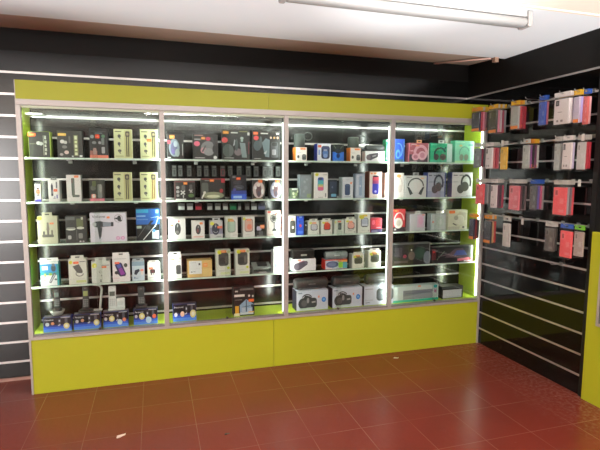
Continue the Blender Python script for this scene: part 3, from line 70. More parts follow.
{'c': 'box', 'n': 'speaker_box', 'l': 'black topped box glowing blue at its foot, between blue side and orange side boxes', 'k': 'box', 'g': 'small speaker boxes on the top shelf of the third bay', 'x': 2.2546, 'y': 0.085, 'z': 1.611, 'w': 0.0966, 'h': 0.1323, 'd': 0.07, 'b': (48, 54, 56), 's': None, 'm': [('r', 0, 0, 1, 0.55, (45, 105, 215)), ('e', 0.5, 0.34, 0.36, 0.26, (40, 125, 235)), ('e', 0.5, 0.32, 0.16, 0.14, (25, 55, 120)), ('e', 0.5, 0.6, 0.3, 0.14, (36, 46, 60)), ('l', 0.1, 0.95, 0.3, 0.75, 0.05, (110, 120, 110)), ('l', 0.9, 0.95, 0.7, 0.75, 0.05, (110, 120, 110)), ('q', 0.3, 0.76, 0.7, 0.92, (40, 46, 46)), ('r', 0.1, 0.03, 0.9, 0.08, (90, 160, 240))], 'st': [], 'tab': None, 'rot': 0, 'tw': 0.5},
{'c': 'box', 'n': 'speaker_box', 'l': 'white and orange box near the middle of the top shelf, right of the blue box', 'k': 'box', 'g': 'small speaker boxes on the top shelf of the third bay', 'x': 2.4051, 'y': 0.085, 'z': 1.611, 'w': 0.0936, 'h': 0.1092, 'd': 0.08, 'b': (240, 238, 234), 's': (235, 130, 50), 'm': [('r', 0, 0.0, 0.03, 1, (240, 160, 90)), ('e', 0.24, 0.3, 0.1, 0.12, (90, 90, 90)), ('q', 0.58, 0.06, 0.95, 0.46, (80, 84, 84)), ('e', 0.76, 0.4, 0.18, 0.1, (110, 114, 114)), ('r', 0.4, 0.82, 0.9, 0.94, (245, 180, 120)), ('r', 0.12, 0.6, 0.5, 0.63, (190, 190, 188))], 'st': [(0.66, 0.88, 0.4, 0.12, (245, 140, 70))], 'tab': None, 'rot': 0, 'tw': 0.5},
{'c': 'box', 'n': 'speaker_box', 'l': 'white box with a black cylinder speaker lying across its front', 'k': 'box', 'g': 'small speaker boxes on the top shelf of the third bay', 'x': 2.5793, 'y': 0.085, 'z': 1.611, 'w': 0.1738, 'h': 0.0842, 'd': 0.07, 'b': (232, 232, 236), 's': None, 'm': [('p', [(0.08, 0.3), (0.18, 0.7), (0.6, 0.85), (0.68, 0.68), (0.64, 0.45), (0.25, 0.1)], (70, 66, 76)), ('e', 0.16, 0.4, 0.11, 0.27, (105, 92, 100)), ('e', 0.63, 0.7, 0.06, 0.16, (90, 86, 96)), ('l', 0.36, 0.5, 0.54, 0.6, 0.06, (150, 150, 155))], 'st': [], 'tab': None, 'rot': 0, 'tw': 0.5},
{'c': 'box', 'n': 'headphone_box', 'l': 'green headphone box hidden behind the third post', 'k': 'box', 'g': None, 'x': 2.7193, 'y': 0.1, 'z': 1.611, 'w': 0.0689, 'h': 0.1841, 'd': 0.06, 'b': (30, 150, 95), 's': None, 'm': [('e', 0.15, 0.5, 0.1, 0.3, (120, 210, 170)), ('r', 0.0, 0.9, 0.3, 0.97, (210, 240, 225)), ('r', 0, 0.1, 0.2, 0.2, (150, 190, 200))], 'st': [], 'tab': None, 'rot': 0, 'tw': 0.5},
{'c': 'box', 'n': 'earphone_pack', 'l': 'small clear pack with pale green speckles in the corner by the second post', 'k': 'box', 'g': 'speaker boxes on the second shelf of the third bay', 'x': 1.8895, 'y': 0.07, 'z': 1.314, 'w': 0.0606, 'h': 0.0808, 'd': 0.07, 'b': (90, 105, 88), 's': None, 'm': [('r', 0.1, 0.85, 0.9, 1, (200, 210, 205)), ('e', 0.3, 0.5, 0.15, 0.15, (190, 205, 170)), ('e', 0.65, 0.45, 0.18, 0.16, (140, 165, 110)), ('e', 0.4, 0.2, 0.2, 0.12, (170, 185, 150)), ('e', 0.85, 0.7, 0.1, 0.12, (225, 235, 200))], 'st': [], 'tab': None, 'rot': 0, 'tw': 0.5},
{'c': 'box', 'n': 'speaker_pack', 'l': 'plain grey upright pack with a faint speckled front on the second shelf', 'k': 'box', 'g': 'speaker boxes on the second shelf of the third bay', 'x': 1.9785, 'y': 0.07, 'z': 1.314, 'w': 0.097, 'h': 0.1884, 'd': 0.07, 'b': (118, 128, 134), 's': None, 'm': [('q', 0.06, 0.05, 0.94, 0.95, (130, 140, 146)), ('e', 0.4, 0.7, 0.1, 0.06, (150, 160, 165)), ('e', 0.6, 0.8, 0.1, 0.04, (150, 160, 165)), ('e', 0.5, 0.45, 0.16, 0.1, (142, 152, 158)), ('r', 0.6, 0.04, 0.95, 0.2, (140, 160, 120)), ('e', 0.35, 0.3, 0.1, 0.06, (148, 158, 162))], 'st': [], 'tab': None, 'rot': 0, 'tw': 0.5},
{'c': 'box', 'n': 'speaker_box', 'l': 'white box with a rainbow coloured oval speaker picture', 'k': 'box', 'g': 'speaker boxes on the second shelf of the third bay', 'x': 2.1049, 'y': 0.07, 'z': 1.314, 'w': 0.1166, 'h': 0.2053, 'd': 0.07, 'b': (240, 240, 236), 's': (190, 190, 170), 'm': [('q', 0.26, 0.3, 0.7, 0.82, (70, 105, 190)), ('q', 0.28, 0.56, 0.68, 0.7, (80, 180, 190)), ('r', 0.28, 0.48, 0.68, 0.56, (150, 195, 140)), ('r', 0.28, 0.42, 0.68, 0.5, (220, 180, 130)), ('q', 0.28, 0.31, 0.68, 0.44, (215, 100, 140)), ('e', 0.46, 0.76, 0.14, 0.05, (50, 60, 100)), ('e', 0.2, 0.92, 0.13, 0.06, (220, 220, 50)), ('r', 0.8, 0.05, 0.88, 0.2, (120, 125, 125)), ('r', 0.3, 0.03, 0.66, 0.06, (190, 190, 190)), ('r', 0.62, 0.9, 0.92, 0.93, (190, 190, 185))], 'st': [], 'tab': None, 'rot': 0, 'tw': 0.5},
{'c': 'box', 'n': 'speaker_box', 'l': 'narrow dark blue box with a bright strip at its foot', 'k': 'box', 'g': 'speaker boxes on the second shelf of the third bay', 'x': 2.2124, 'y': 0.08, 'z': 1.314, 'w': 0.0674, 'h': 0.1484, 'd': 0.07, 'b': (38, 56, 78), 's': (28, 40, 55), 'm': [('q', 0.25, 0.08, 0.9, 0.24, (110, 180, 215)), ('r', 0.1, 0.3, 0.95, 0.9, (45, 62, 88)), ('e', 0.4, 0.6, 0.1, 0.06, (100, 110, 140))], 'st': [], 'tab': None, 'rot': 0, 'tw': 0.5},
{'c': 'box', 'n': 'speaker_box', 'l': 'white box with a small dark blue barrel speaker and orange dot', 'k': 'box', 'g': 'speaker boxes on the second shelf of the third bay', 'x': 2.3343, 'y': 0.07, 'z': 1.314, 'w': 0.0956, 'h': 0.1695, 'd': 0.07, 'b': (215, 222, 230), 's': None, 'm': [('q', 0.24, 0.14, 0.72, 0.66, (50, 70, 105)), ('e', 0.48, 0.62, 0.24, 0.06, (70, 90, 125)), ('r', 0.22, 0.05, 0.8, 0.08, (150, 160, 170)), ('r', 0.3, 0.86, 0.7, 0.89, (190, 198, 205))], 'st': [(0.8, 0.72, 0.16, 0.1, (245, 160, 110))], 'tab': None, 'rot': 0, 'tw': 0.5},
{'c': 'box', 'n': 'speaker_pack', 'l': 'pale silver blue pack with rounded corners left of the red and blue speaker box', 'k': 'box', 'g': 'speaker boxes on the second shelf of the third bay', 'x': 2.444, 'y': 0.07, 'z': 1.314, 'w': 0.083, 'h': 0.1972, 'd': 0.05, 'b': (160, 172, 190), 's': None, 'm': [('q', 0.04, 0.02, 0.96, 0.98, (185, 198, 215)), ('q', 0.4, 0.1, 0.7, 0.9, (150, 172, 200)), ('q', 0.14, 0.1, 0.3, 0.9, (200, 210, 225)), ('e', 0.5, 0.5, 0.06, 0.04, (225, 230, 240)), ('e', 0.25, 0.9, 0.05, 0.03, (225, 230, 240))], 'st': [], 'tab': None, 'rot': 0, 'tw': 0.5},
{'c': 'box', 'n': 'speaker_box', 'l': 'white box with a red and blue capsule speaker and a rust brown side', 'k': 'box', 'g': 'speaker boxes on the second shelf of the third bay', 'x': 2.5823, 'y': 0.07, 'z': 1.314, 'w': 0.1128, 'h': 0.2157, 'd': 0.09, 'b': (240, 228, 218), 's': (120, 60, 35), 'm': [('q', 0.24, 0.14, 0.76, 0.84, (60, 60, 185)), ('q', 0.24, 0.54, 0.76, 0.84, (205, 80, 95)), ('r', 0.24, 0.54, 0.76, 0.66, (165, 70, 120)), ('e', 0.5, 0.82, 0.25, 0.035, (50, 44, 54)), ('e', 0.5, 0.24, 0.09, 0.05, (190, 190, 245)), ('r', 0.3, 0.03, 0.7, 0.06, (215, 205, 200))], 'st': [(0.16, 0.93, 0.18, 0.06, (245, 140, 60)), (0.44, 0.93, 0.2, 0.06, (245, 150, 80))], 'tab': None, 'rot': 0, 'tw': 0.5},
{'c': 'box', 'n': 'headphone_box', 'l': 'white headphone box with pale pink headband, behind the third post', 'k': 'box', 'g': 'headphone boxes on the second shelf of the right bay', 'x': 2.7613, 'y': 0.08, 'z': 1.314, 'w': 0.1739, 'h': 0.2051, 'd': 0.07, 'b': (235, 230, 226), 's': None, 'm': [('a', 0.62, 0.55, 0.28, 0.32, -60, 200, 0.03, (210, 185, 180)), ('e', 0.8, 0.36, 0.12, 0.16, (215, 205, 200)), ('e', 0.44, 0.34, 0.1, 0.16, (215, 205, 200)), ('e', 0.72, 0.88, 0.12, 0.07, (245, 180, 110))], 'st': [], 'tab': None, 'rot': 0, 'tw': 0.5},
{'c': 'box', 'n': 'accessory_box', 'l': 'white box with a black oval remote picture, against the second post', 'k': 'box', 'g': 'phone accessory boxes on the third shelf of the third bay', 'x': 1.8693, 'y': 0.07, 'z': 1.026, 'w': 0.0568, 'h': 0.155, 'd': 0.07, 'b': (225, 222, 215), 's': None, 'm': [('q', 0.14, 0.1, 0.9, 0.76, (62, 62, 60)), ('e', 0.5, 0.5, 0.26, 0.2, (80, 80, 76)), ('e', 0.6, 0.4, 0.12, 0.07, (220, 220, 210)), ('r', 0.3, 0.86, 0.8, 0.9, (210, 180, 160))], 'st': [(0.4, 0.82, 0.5, 0.08, (245, 150, 110))], 'tab': None, 'rot': 0, 'tw': 0.5},
{'c': 'box', 'n': 'accessory_pack', 'l': 'royal blue pack with a red dot, second on the third shelf of the third bay', 'k': 'box', 'g': 'phone accessory boxes on the third shelf of the third bay', 'x': 1.9356, 'y': 0.07, 'z': 1.026, 'w': 0.0566, 'h': 0.148, 'd': 0.05, 'b': (40, 75, 190), 's': None, 'm': [('q', 0.1, 0.06, 0.9, 0.9, (55, 95, 215)), ('e', 0.5, 0.5, 0.18, 0.08, (230, 80, 90)), ('r', 0.15, 0.08, 0.85, 0.22, (90, 135, 235)), ('q', 0.3, 0.92, 0.7, 1, (150, 175, 230)), ('e', 0.35, 0.72, 0.15, 0.06, (40, 65, 160))], 'st': [], 'tab': None, 'rot': 0, 'tw': 0.5},
{'c': 'box', 'n': 'accessory_pack', 'l': 'sliver of a black pack wedged beside the royal blue pack', 'k': 'box', 'g': 'phone accessory boxes on the third shelf of the third bay', 'x': 1.9814, 'y': 0.07, 'z': 1.026, 'w': 0.0187, 'h': 0.1032, 'd': 0.05, 'b': (40, 42, 42), 's': None, 'm': [('r', 0.2, 0.7, 0.8, 0.8, (220, 225, 220)), ('r', 0.3, 0.3, 0.7, 0.5, (90, 92, 92))], 'st': [], 'tab': None, 'rot': 0, 'tw': 0.5},
{'c': 'box', 'n': 'accessory_box', 'l': 'white hang box with a pale grey tile window, next to the royal blue pack', 'k': 'box', 'g': 'phone accessory boxes on the third shelf of the third bay', 'x': 2.0456, 'y': 0.07, 'z': 1.026, 'w': 0.0939, 'h': 0.1256, 'd': 0.07, 'b': (226, 232, 222), 's': (190, 195, 185), 'm': [('q', 0.24, 0.3, 0.86, 0.78, (96, 98, 98)), ('q', 0.3, 0.36, 0.8, 0.76, (200, 202, 212)), ('e', 0.24, 0.86, 0.14, 0.08, (220, 222, 90)), ('r', 0.3, 0.12, 0.6, 0.14, (190, 195, 190)), ('r', 0.84, 0.06, 0.9, 0.14, (150, 155, 150))], 'st': [(0.55, 0.86, 0.4, 0.1, (245, 150, 110))], 'tab': 'same', 'rot': 0, 'tw': 0.7},
{'c': 'box', 'n': 'accessory_box', 'l': 'white hang box with a red heart like gadget', 'k': 'box', 'g': 'phone accessory boxes on the third shelf of the third bay', 'x': 2.1564, 'y': 0.07, 'z': 1.026, 'w': 0.0964, 'h': 0.1254, 'd': 0.07, 'b': (226, 232, 222), 's': (190, 195, 185), 'm': [('q', 0.24, 0.3, 0.86, 0.78, (96, 98, 98)), ('q', 0.3, 0.36, 0.8, 0.76, (205, 75, 60)), ('e', 0.24, 0.86, 0.14, 0.08, (220, 222, 90)), ('r', 0.3, 0.12, 0.6, 0.14, (190, 195, 190)), ('r', 0.84, 0.06, 0.9, 0.14, (150, 155, 150)), ('e', 0.54, 0.74, 0.26, 0.12, (215, 85, 65))], 'st': [(0.5, 0.88, 0.3, 0.1, (240, 150, 100))], 'tab': 'same', 'rot': 0, 'tw': 0.7},
{'c': 'box', 'n': 'accessory_box', 'l': 'low white box with a small dark oval gadget in the middle of the third shelf', 'k': 'box', 'g': 'phone accessory boxes on the third shelf of the third bay', 'x': 2.2644, 'y': 0.07, 'z': 1.026, 'w': 0.0824, 'h': 0.1122, 'd': 0.07, 'b': (222, 232, 222), 's': None, 'm': [('q', 0.4, 0.28, 0.74, 0.78, (85, 95, 95)), ('e', 0.56, 0.52, 0.1, 0.14, (120, 128, 128)), ('r', 0.1, 0.12, 0.9, 0.14, (190, 200, 190)), ('e', 0.12, 0.84, 0.1, 0.1, (220, 226, 150))], 'st': [(0.52, 0.88, 0.34, 0.12, (245, 130, 100))], 'tab': None, 'rot': 0, 'tw': 0.5},
{'c': 'box', 'n': 'accessory_box', 'l': 'white hang box with a pink round window', 'k': 'box', 'g': 'phone accessory boxes on the third shelf of the third bay', 'x': 2.3642, 'y': 0.07, 'z': 1.026, 'w': 0.0995, 'h': 0.1344, 'd': 0.07, 'b': (226, 232, 222), 's': (190, 195, 185), 'm': [('q', 0.24, 0.3, 0.86, 0.78, (96, 98, 98)), ('q', 0.3, 0.36, 0.8, 0.76, (235, 190, 175)), ('e', 0.24, 0.86, 0.14, 0.08, (220, 222, 90)), ('r', 0.3, 0.12, 0.6, 0.14, (190, 195, 190)), ('r', 0.84, 0.06, 0.9, 0.14, (150, 155, 150)), ('e', 0.54, 0.56, 0.3, 0.22, (238, 178, 165)), ('a', 0.5, 0.3, 0.28, 0.08, 180, 360, 0.03, (120, 120, 118))], 'st': [(0.5, 0.82, 0.34, 0.14, (245, 160, 130))], 'tab': 'same', 'rot': 0, 'tw': 0.7},
{'c': 'box', 'n': 'accessory_box', 'l': 'taller white hang box with a silver blue window and yellow corner', 'k': 'box', 'g': 'phone accessory boxes on the third shelf of the third bay', 'x': 2.4848, 'y': 0.07, 'z': 1.026, 'w': 0.1095, 'h': 0.1589, 'd': 0.07, 'b': (226, 232, 222), 's': (190, 195, 185), 'm': [('q', 0.24, 0.3, 0.86, 0.78, (96, 98, 98)), ('q', 0.3, 0.36, 0.8, 0.76, (175, 185, 205)), ('e', 0.24, 0.86, 0.14, 0.08, (220, 222, 90)), ('r', 0.3, 0.12, 0.6, 0.14, (190, 195, 190)), ('r', 0.84, 0.06, 0.9, 0.14, (150, 155, 150)), ('e', 0.3, 0.82, 0.2, 0.1, (215, 212, 70)), ('r', 0.3, 0.36, 0.8, 0.46, (205, 212, 225))], 'st': [(0.55, 0.9, 0.4, 0.1, (225, 195, 70))], 'tab': None, 'rot': 0, 'tw': 0.7},
{'c': 'box', 'n': 'accessory_pack', 'l': 'squat red pack with a dark foot, near the third post', 'k': 'box', 'g': 'phone accessory boxes on the third shelf of the third bay', 'x': 2.5972, 'y': 0.07, 'z': 1.026, 'w': 0.0995, 'h': 0.1191, 'd': 0.07, 'b': (190, 55, 75), 's': None, 'm': [('r', 0, 0, 1, 0.24, (72, 66, 110)), ('r', 0.06, 0.05, 0.6, 0.14, (150, 150, 190)), ('e', 0.22, 0.7, 0.15, 0.18, (230, 110, 130)), ('q', 0.4, 0.45, 0.92, 0.9, (215, 75, 80)), ('r', 0.5, 0.3, 0.9, 0.38, (235, 160, 170))], 'st': [], 'tab': None, 'rot': 0, 'tw': 0.5},
{'c': 'box', 'n': 'speaker_box', 'l': 'white box with a purple grey cylinder speaker, under a black box', 'k': 'box', 'g': 'speaker boxes on the fourth shelf', 'x': 1.9731, 'y': 0.08, 'z': 0.734, 'w': 0.1949, 'h': 0.0964, 'd': 0.09, 'b': (238, 236, 240), 's': None, 'm': [('p', [(0.08, 0.2), (0.1, 0.62), (0.5, 0.82), (0.6, 0.82), (0.64, 0.52), (0.3, 0.08), (0.16, 0.06)], (84, 78, 92)), ('e', 0.16, 0.38, 0.11, 0.28, (112, 104, 118)), ('e', 0.58, 0.68, 0.07, 0.15, (110, 100, 116)), ('l', 0.28, 0.72, 0.5, 0.84, 0.03, (170, 90, 120))], 'st': [(0.28, 0.9, 0.14, 0.12, (245, 150, 110))], 'tab': None, 'rot': 0, 'tw': 0.5},
{'c': 'box', 'n': 'black_box', 'l': 'low matt black box resting on the purple speaker box', 'k': 'box', 'g': None, 'x': 1.9703, 'y': 0.085, 'z': 0.8304, 'w': 0.1786, 'h': 0.0699, 'd': 0.08, 'b': (36, 38, 36), 's': None, 'm': [('q', 0.36, 0.34, 0.64, 0.54, (150, 155, 150)), ('r', 0.02, 0.9, 0.98, 0.96, (60, 62, 60))], 'st': [], 'tab': None, 'rot': 0, 'tw': 0.5},
{'c': 'box', 'n': 'speaker_box', 'l': 'colourful box with a blue grey speaker on yellow green ground and red end', 'k': 'box', 'g': 'speaker boxes on the fourth shelf', 'x': 2.2472, 'y': 0.08, 'z': 0.734, 'w': 0.1928, 'h': 0.0806, 'd': 0.09, 'b': (205, 210, 228), 's': (225, 60, 50), 'm': [('r', 0, 0.88, 1, 1, (215, 70, 50)), ('e', 0.32, 0.48, 0.28, 0.34, (100, 112, 150)), ('e', 0.32, 0.5, 0.18, 0.2, (125, 138, 175)), ('q', 0.6, 0.1, 0.86, 0.7, (165, 225, 70)), ('r', 0.8, 0.05, 1, 0.7, (90, 170, 190)), ('r', 0.04, 0.05, 0.3, 0.16, (240, 225, 225)), ('p', [(0.55, 0.85), (1, 0.9), (1, 0.7), (0.6, 0.72)], (240, 170, 90))], 'st': [], 'tab': None, 'rot': 0, 'tw': 0.5},
{'c': 'cyl', 'n': 'speaker', 'l': 'silver grey rounded speaker lying on the colourful box', 'k': 'speaker', 'g': 'loose speakers shown on top of their boxes', 'x': 2.2549, 'y': 0.115, 'z': 0.8146, 'w': 0.1894, 'h': 0.062, 'd': 0.062, 'b': (150, 160, 160), 'm': 'plain'},
{'c': 'box', 'n': 'charger_box', 'l': 'white hang box with a dark window, shorter one right of the silver speaker', 'k': 'box', 'g': 'white charger boxes in the third bay', 'x': 2.4362, 'y': 0.07, 'z': 0.734, 'w': 0.1051, 'h': 0.1343, 'd': 0.07, 'b': (232, 234, 224), 's': (195, 198, 188), 'm': [('q', 0.18, 0.3, 0.88, 0.8, (85, 92, 84)), ('q', 0.26, 0.36, 0.7, 0.66, (66, 70, 66)), ('e', 0.25, 0.82, 0.16, 0.1, (215, 215, 80)), ('e', 0.5, 0.84, 0.2, 0.08, (150, 110, 80)), ('r', 0.2, 0.12, 0.55, 0.15, (205, 208, 200)), ('r', 0.82, 0.05, 0.9, 0.12, (170, 172, 168)), ('e', 0.8, 0.82, 0.1, 0.08, (180, 185, 150))], 'st': [(0.46, 0.9, 0.36, 0.09, (245, 165, 100))], 'tab': 'same', 'rot': 0, 'tw': 0.75},
{'c': 'box', 'n': 'charger_box', 'l': 'white hang box with a dark window, taller one beside the third post', 'k': 'box', 'g': 'white charger boxes in the third bay', 'x': 2.587, 'y': 0.07, 'z': 0.734, 'w': 0.1148, 'h': 0.1572, 'd': 0.07, 'b': (232, 234, 224), 's': (195, 198, 188), 'm': [('q', 0.18, 0.3, 0.88, 0.8, (85, 92, 84)), ('q', 0.26, 0.36, 0.7, 0.66, (66, 70, 66)), ('e', 0.25, 0.82, 0.16, 0.1, (215, 215, 80)), ('e', 0.5, 0.84, 0.2, 0.08, (150, 110, 80)), ('r', 0.2, 0.12, 0.55, 0.15, (205, 208, 200)), ('r', 0.82, 0.05, 0.9, 0.12, (170, 172, 168)), ('e', 0.8, 0.82, 0.1, 0.08, (180, 185, 150))], 'st': [(0.46, 0.9, 0.36, 0.09, (245, 165, 100))], 'tab': 'same', 'rot': 0, 'tw': 0.75},
{'c': 'box', 'n': 'boombox_box', 'l': 'white boombox box left of three on the cabinet floor, by the second post', 'k': 'box', 'g': 'white boombox boxes on the cabinet floor', 'x': 2.035, 'y': 0.055, 'z': 0.412, 'w': 0.2704, 'h': 0.1642, 'd': 0.12, 'b': (215, 222, 238), 's': (45, 46, 62), 'm': [('e', 0.22, 0.36, 0.16, 0.28, (62, 70, 72)), ('q', 0.14, 0.14, 0.64, 0.62, (66, 74, 76)), ('p', [(0.2, 0.58), (0.27, 0.76), (0.4, 0.72), (0.6, 0.5), (0.5, 0.42)], (58, 64, 66)), ('a', 0.33, 0.6, 0.15, 0.2, 20, 160, 0.03, (50, 54, 56)), ('e', 0.24, 0.36, 0.09, 0.16, (95, 100, 102)), ('e', 0.36, 0.5, 0.04, 0.14, (150, 155, 158)), ('l', 0.48, 0.4, 0.6, 0.42, 0.05, (170, 175, 178)), ('r', 0.1, 0.06, 0.6, 0.13, (190, 215, 205)), ('e', 0.86, 0.5, 0.07, 0.13, (60, 130, 220)), ('e', 0.86, 0.5, 0.035, 0.06, (130, 185, 240)), ('l', 0.06, 0.88, 0.18, 0.88, 0.04, (150, 160, 180))], 'st': [(0.7, 0.66, 0.05, 0.1, (245, 150, 110))], 'tab': None, 'rot': 0, 'tw': 0.5},
{'c': 'box', 'n': 'boombox_box', 'l': 'white boombox box in the middle of three on the cabinet floor', 'k': 'box', 'g': 'white boombox boxes on the cabinet floor', 'x': 2.3397, 'y': 0.055, 'z': 0.412, 'w': 0.2655, 'h': 0.166, 'd': 0.12, 'b': (215, 222, 238), 's': (45, 46, 62), 'm': [('e', 0.22, 0.36, 0.16, 0.28, (62, 70, 72)), ('q', 0.14, 0.14, 0.64, 0.62, (66, 74, 76)), ('p', [(0.2, 0.58), (0.27, 0.76), (0.4, 0.72), (0.6, 0.5), (0.5, 0.42)], (58, 64, 66)), ('a', 0.33, 0.6, 0.15, 0.2, 20, 160, 0.03, (50, 54, 56)), ('e', 0.24, 0.36, 0.09, 0.16, (95, 100, 102)), ('e', 0.36, 0.5, 0.04, 0.14, (150, 155, 158)), ('l', 0.48, 0.4, 0.6, 0.42, 0.05, (170, 175, 178)), ('r', 0.1, 0.06, 0.6, 0.13, (190, 215, 205)), ('e', 0.86, 0.5, 0.07, 0.13, (60, 130, 220)), ('e', 0.86, 0.5, 0.035, 0.06, (130, 185, 240)), ('l', 0.06, 0.88, 0.18, 0.88, 0.04, (150, 160, 180))], 'st': [(0.7, 0.66, 0.05, 0.1, (245, 150, 110))], 'tab': None, 'rot': 0, 'tw': 0.5},
{'c': 'box', 'n': 'boombox_box', 'l': 'white boombox box right of three, partly behind the third post', 'k': 'box', 'g': 'white boombox boxes on the cabinet floor', 'x': 2.6255, 'y': 0.055, 'z': 0.412, 'w': 0.2734, 'h': 0.1641, 'd': 0.12, 'b': (215, 222, 238), 's': (45, 46, 62), 'm': [('q', 0.42, 0.2, 1, 0.85, (76, 82, 84)), ('q', 0.48, 0.3, 0.95, 0.72, (98, 104, 108)), ('l', 0.6, 0.58, 0.8, 0.58, 0.03, (150, 155, 160)), ('r', 0.04, 0.82, 0.3, 0.86, (170, 175, 185)), ('r', 0.06, 0.12, 0.2, 0.16, (130, 140, 160)), ('r', 0.04, 0.22, 0.3, 0.3, (200, 205, 220))], 'st': [], 'tab': None, 'rot': 0, 'tw': 0.5},
{'c': 'cyl', 'n': 'boombox', 'l': 'large black cylinder boombox on the left boombox box', 'k': 'speaker', 'g': 'black cylinder boomboxes lying on their boxes', 'x': 2.0386, 'y': 0.118, 'z': 0.5762, 'w': 0.2713, 'h': 0.092, 'd': 0.1, 'b': (40, 42, 42), 'm': 'boom'},
{'c': 'cyl', 'n': 'boombox', 'l': 'large black cylinder boombox on the middle boombox box', 'k': 'speaker', 'g': 'black cylinder boomboxes lying on their boxes', 'x': 2.3467, 'y': 0.118, 'z': 0.578, 'w': 0.2301, 'h': 0.09, 'd': 0.1, 'b': (40, 42, 42), 'm': 'boom'},
{'c': 'cyl', 'n': 'boombox', 'l': 'large black cylinder boombox on the right boombox box', 'k': 'speaker', 'g': 'black cylinder boomboxes lying on their boxes', 'x': 2.6513, 'y': 0.118, 'z': 0.5761, 'w': 0.2407, 'h': 0.088, 'd': 0.1, 'b': (40, 42, 42), 'm': 'boom'},
{'c': 'cup', 'n': 'speaker', 'l': 'dark cup shaped speaker with a wrist strap standing on a white orange box', 'k': 'speaker', 'g': 'loose speakers shown on top of their boxes', 'x': 1.9408, 'y': 0.125, 'z': 1.715, 'w': 0.0872, 'h': 0.1036, 'd': 0.07, 'b': (70, 76, 74), 'm': ''},
{'c': 'cup', 'n': 'speaker', 'l': 'grey green cup shaped speaker with dim outline on the middle white orange box', 'k': 'speaker', 'g': 'loose speakers shown on top of their boxes', 'x': 2.4002, 'y': 0.125, 'z': 1.7202, 'w': 0.0923, 'h': 0.085, 'd': 0.07, 'b': (66, 74, 68), 'm': ''},
{'c': 'cyl', 'n': 'speaker', 'l': 'black cylinder speaker lying on the white box near the third post', 'k': 'speaker', 'g': 'loose speakers shown on top of their boxes', 'x': 2.5889, 'y': 0.12, 'z': 1.6952, 'w': 0.1649, 'h': 0.05, 'd': 0.05, 'b': (44, 46, 48), 'm': 'plain'},
{'c': 'box', 'n': 'headphone_box', 'l': 'blue headphone box, first right of the third post on the top shelf', 'k': 'box', 'g': 'headphone boxes on the top shelf of the right bay', 'x': 2.8002, 'y': 0.08, 'z': 1.611, 'w': 0.0918, 'h': 0.1889, 'd': 0.06, 'b': (50, 90, 205), 's': (60, 80, 110), 'm': [('a', 0.4, 0.5, 0.36, 0.3, -60, 110, 0.1, (110, 165, 225)), ('e', 0.35, 0.34, 0.26, 0.2, (95, 155, 225)), ('e', 0.35, 0.32, 0.14, 0.11, (50, 90, 180)), ('r', 0, 0, 1, 0.12, (70, 110, 140)), ('r', 0.85, 0, 1, 0.9, (80, 115, 190))], 'st': [], 'tab': None, 'rot': 0, 'tw': 0.5},
{'c': 'box', 'n': 'headphone_box', 'l': 'dusty pink headphone box with pink headphones', 'k': 'box', 'g': 'headphone boxes on the top shelf of the right bay', 'x': 2.979, 'y': 0.07, 'z': 1.611, 'w': 0.1845, 'h': 0.1843, 'd': 0.07, 'b': (182, 102, 116), 's': None, 'm': [('r', 0, 0, 1, 0.4, (92, 80, 88)), ('a', 0.58, 0.5, 0.3, 0.34, -40, 200, 0.13, (238, 185, 200)), ('e', 0.32, 0.28, 0.2, 0.19, (236, 180, 196)), ('e', 0.32, 0.28, 0.11, 0.1, (195, 130, 150)), ('e', 0.66, 0.34, 0.22, 0.24, (240, 195, 208)), ('e', 0.66, 0.36, 0.12, 0.14, (215, 150, 170)), ('t', 'J', 0.06, 0.84, 0.1, (240, 225, 225)), ('r', 0.1, 0.9, 0.35, 0.94, (235, 200, 205)), ('r', 0.04, 0.55, 0.2, 0.62, (225, 170, 180)), ('r', 0.95, 0.02, 1, 0.95, (225, 215, 215)), ('r', 0.04, 0.02, 0.4, 0.05, (215, 210, 210))], 'st': [(0.4, 0.86, 0.2, 0.08, (245, 150, 120))], 'tab': 'orange', 'rot': 0, 'tw': 0.25},
{'c': 'box', 'n': 'headphone_box', 'l': 'mint green headphone box with dark headphones and a white right edge', 'k': 'box', 'g': 'headphone boxes on the top shelf of the right bay', 'x': 3.1919, 'y': 0.07, 'z': 1.611, 'w': 0.2159, 'h': 0.187, 'd': 0.07, 'b': (60, 185, 140), 's': (40, 150, 110), 'm': [('r', 0.76, 0.02, 1, 0.98, (205, 240, 232)), ('r', 0, 0, 0.76, 0.14, (90, 200, 165)), ('a', 0.45, 0.42, 0.25, 0.33, 20, 190, 0.07, (42, 78, 80)), ('e', 0.28, 0.28, 0.12, 0.17, (90, 85, 88)), ('e', 0.58, 0.28, 0.15, 0.17, (105, 100, 102)), ('e', 0.58, 0.26, 0.08, 0.1, (70, 70, 74)), ('r', 0.28, 0.78, 0.42, 0.82, (150, 210, 170)), ('l', 0.66, 0.68, 0.7, 0.82, 0.05, (35, 70, 80)), ('r', 0.04, 0.9, 0.4, 0.93, (140, 225, 190))], 'st': [], 'tab': 'white', 'rot': 0, 'tw': 0.25},
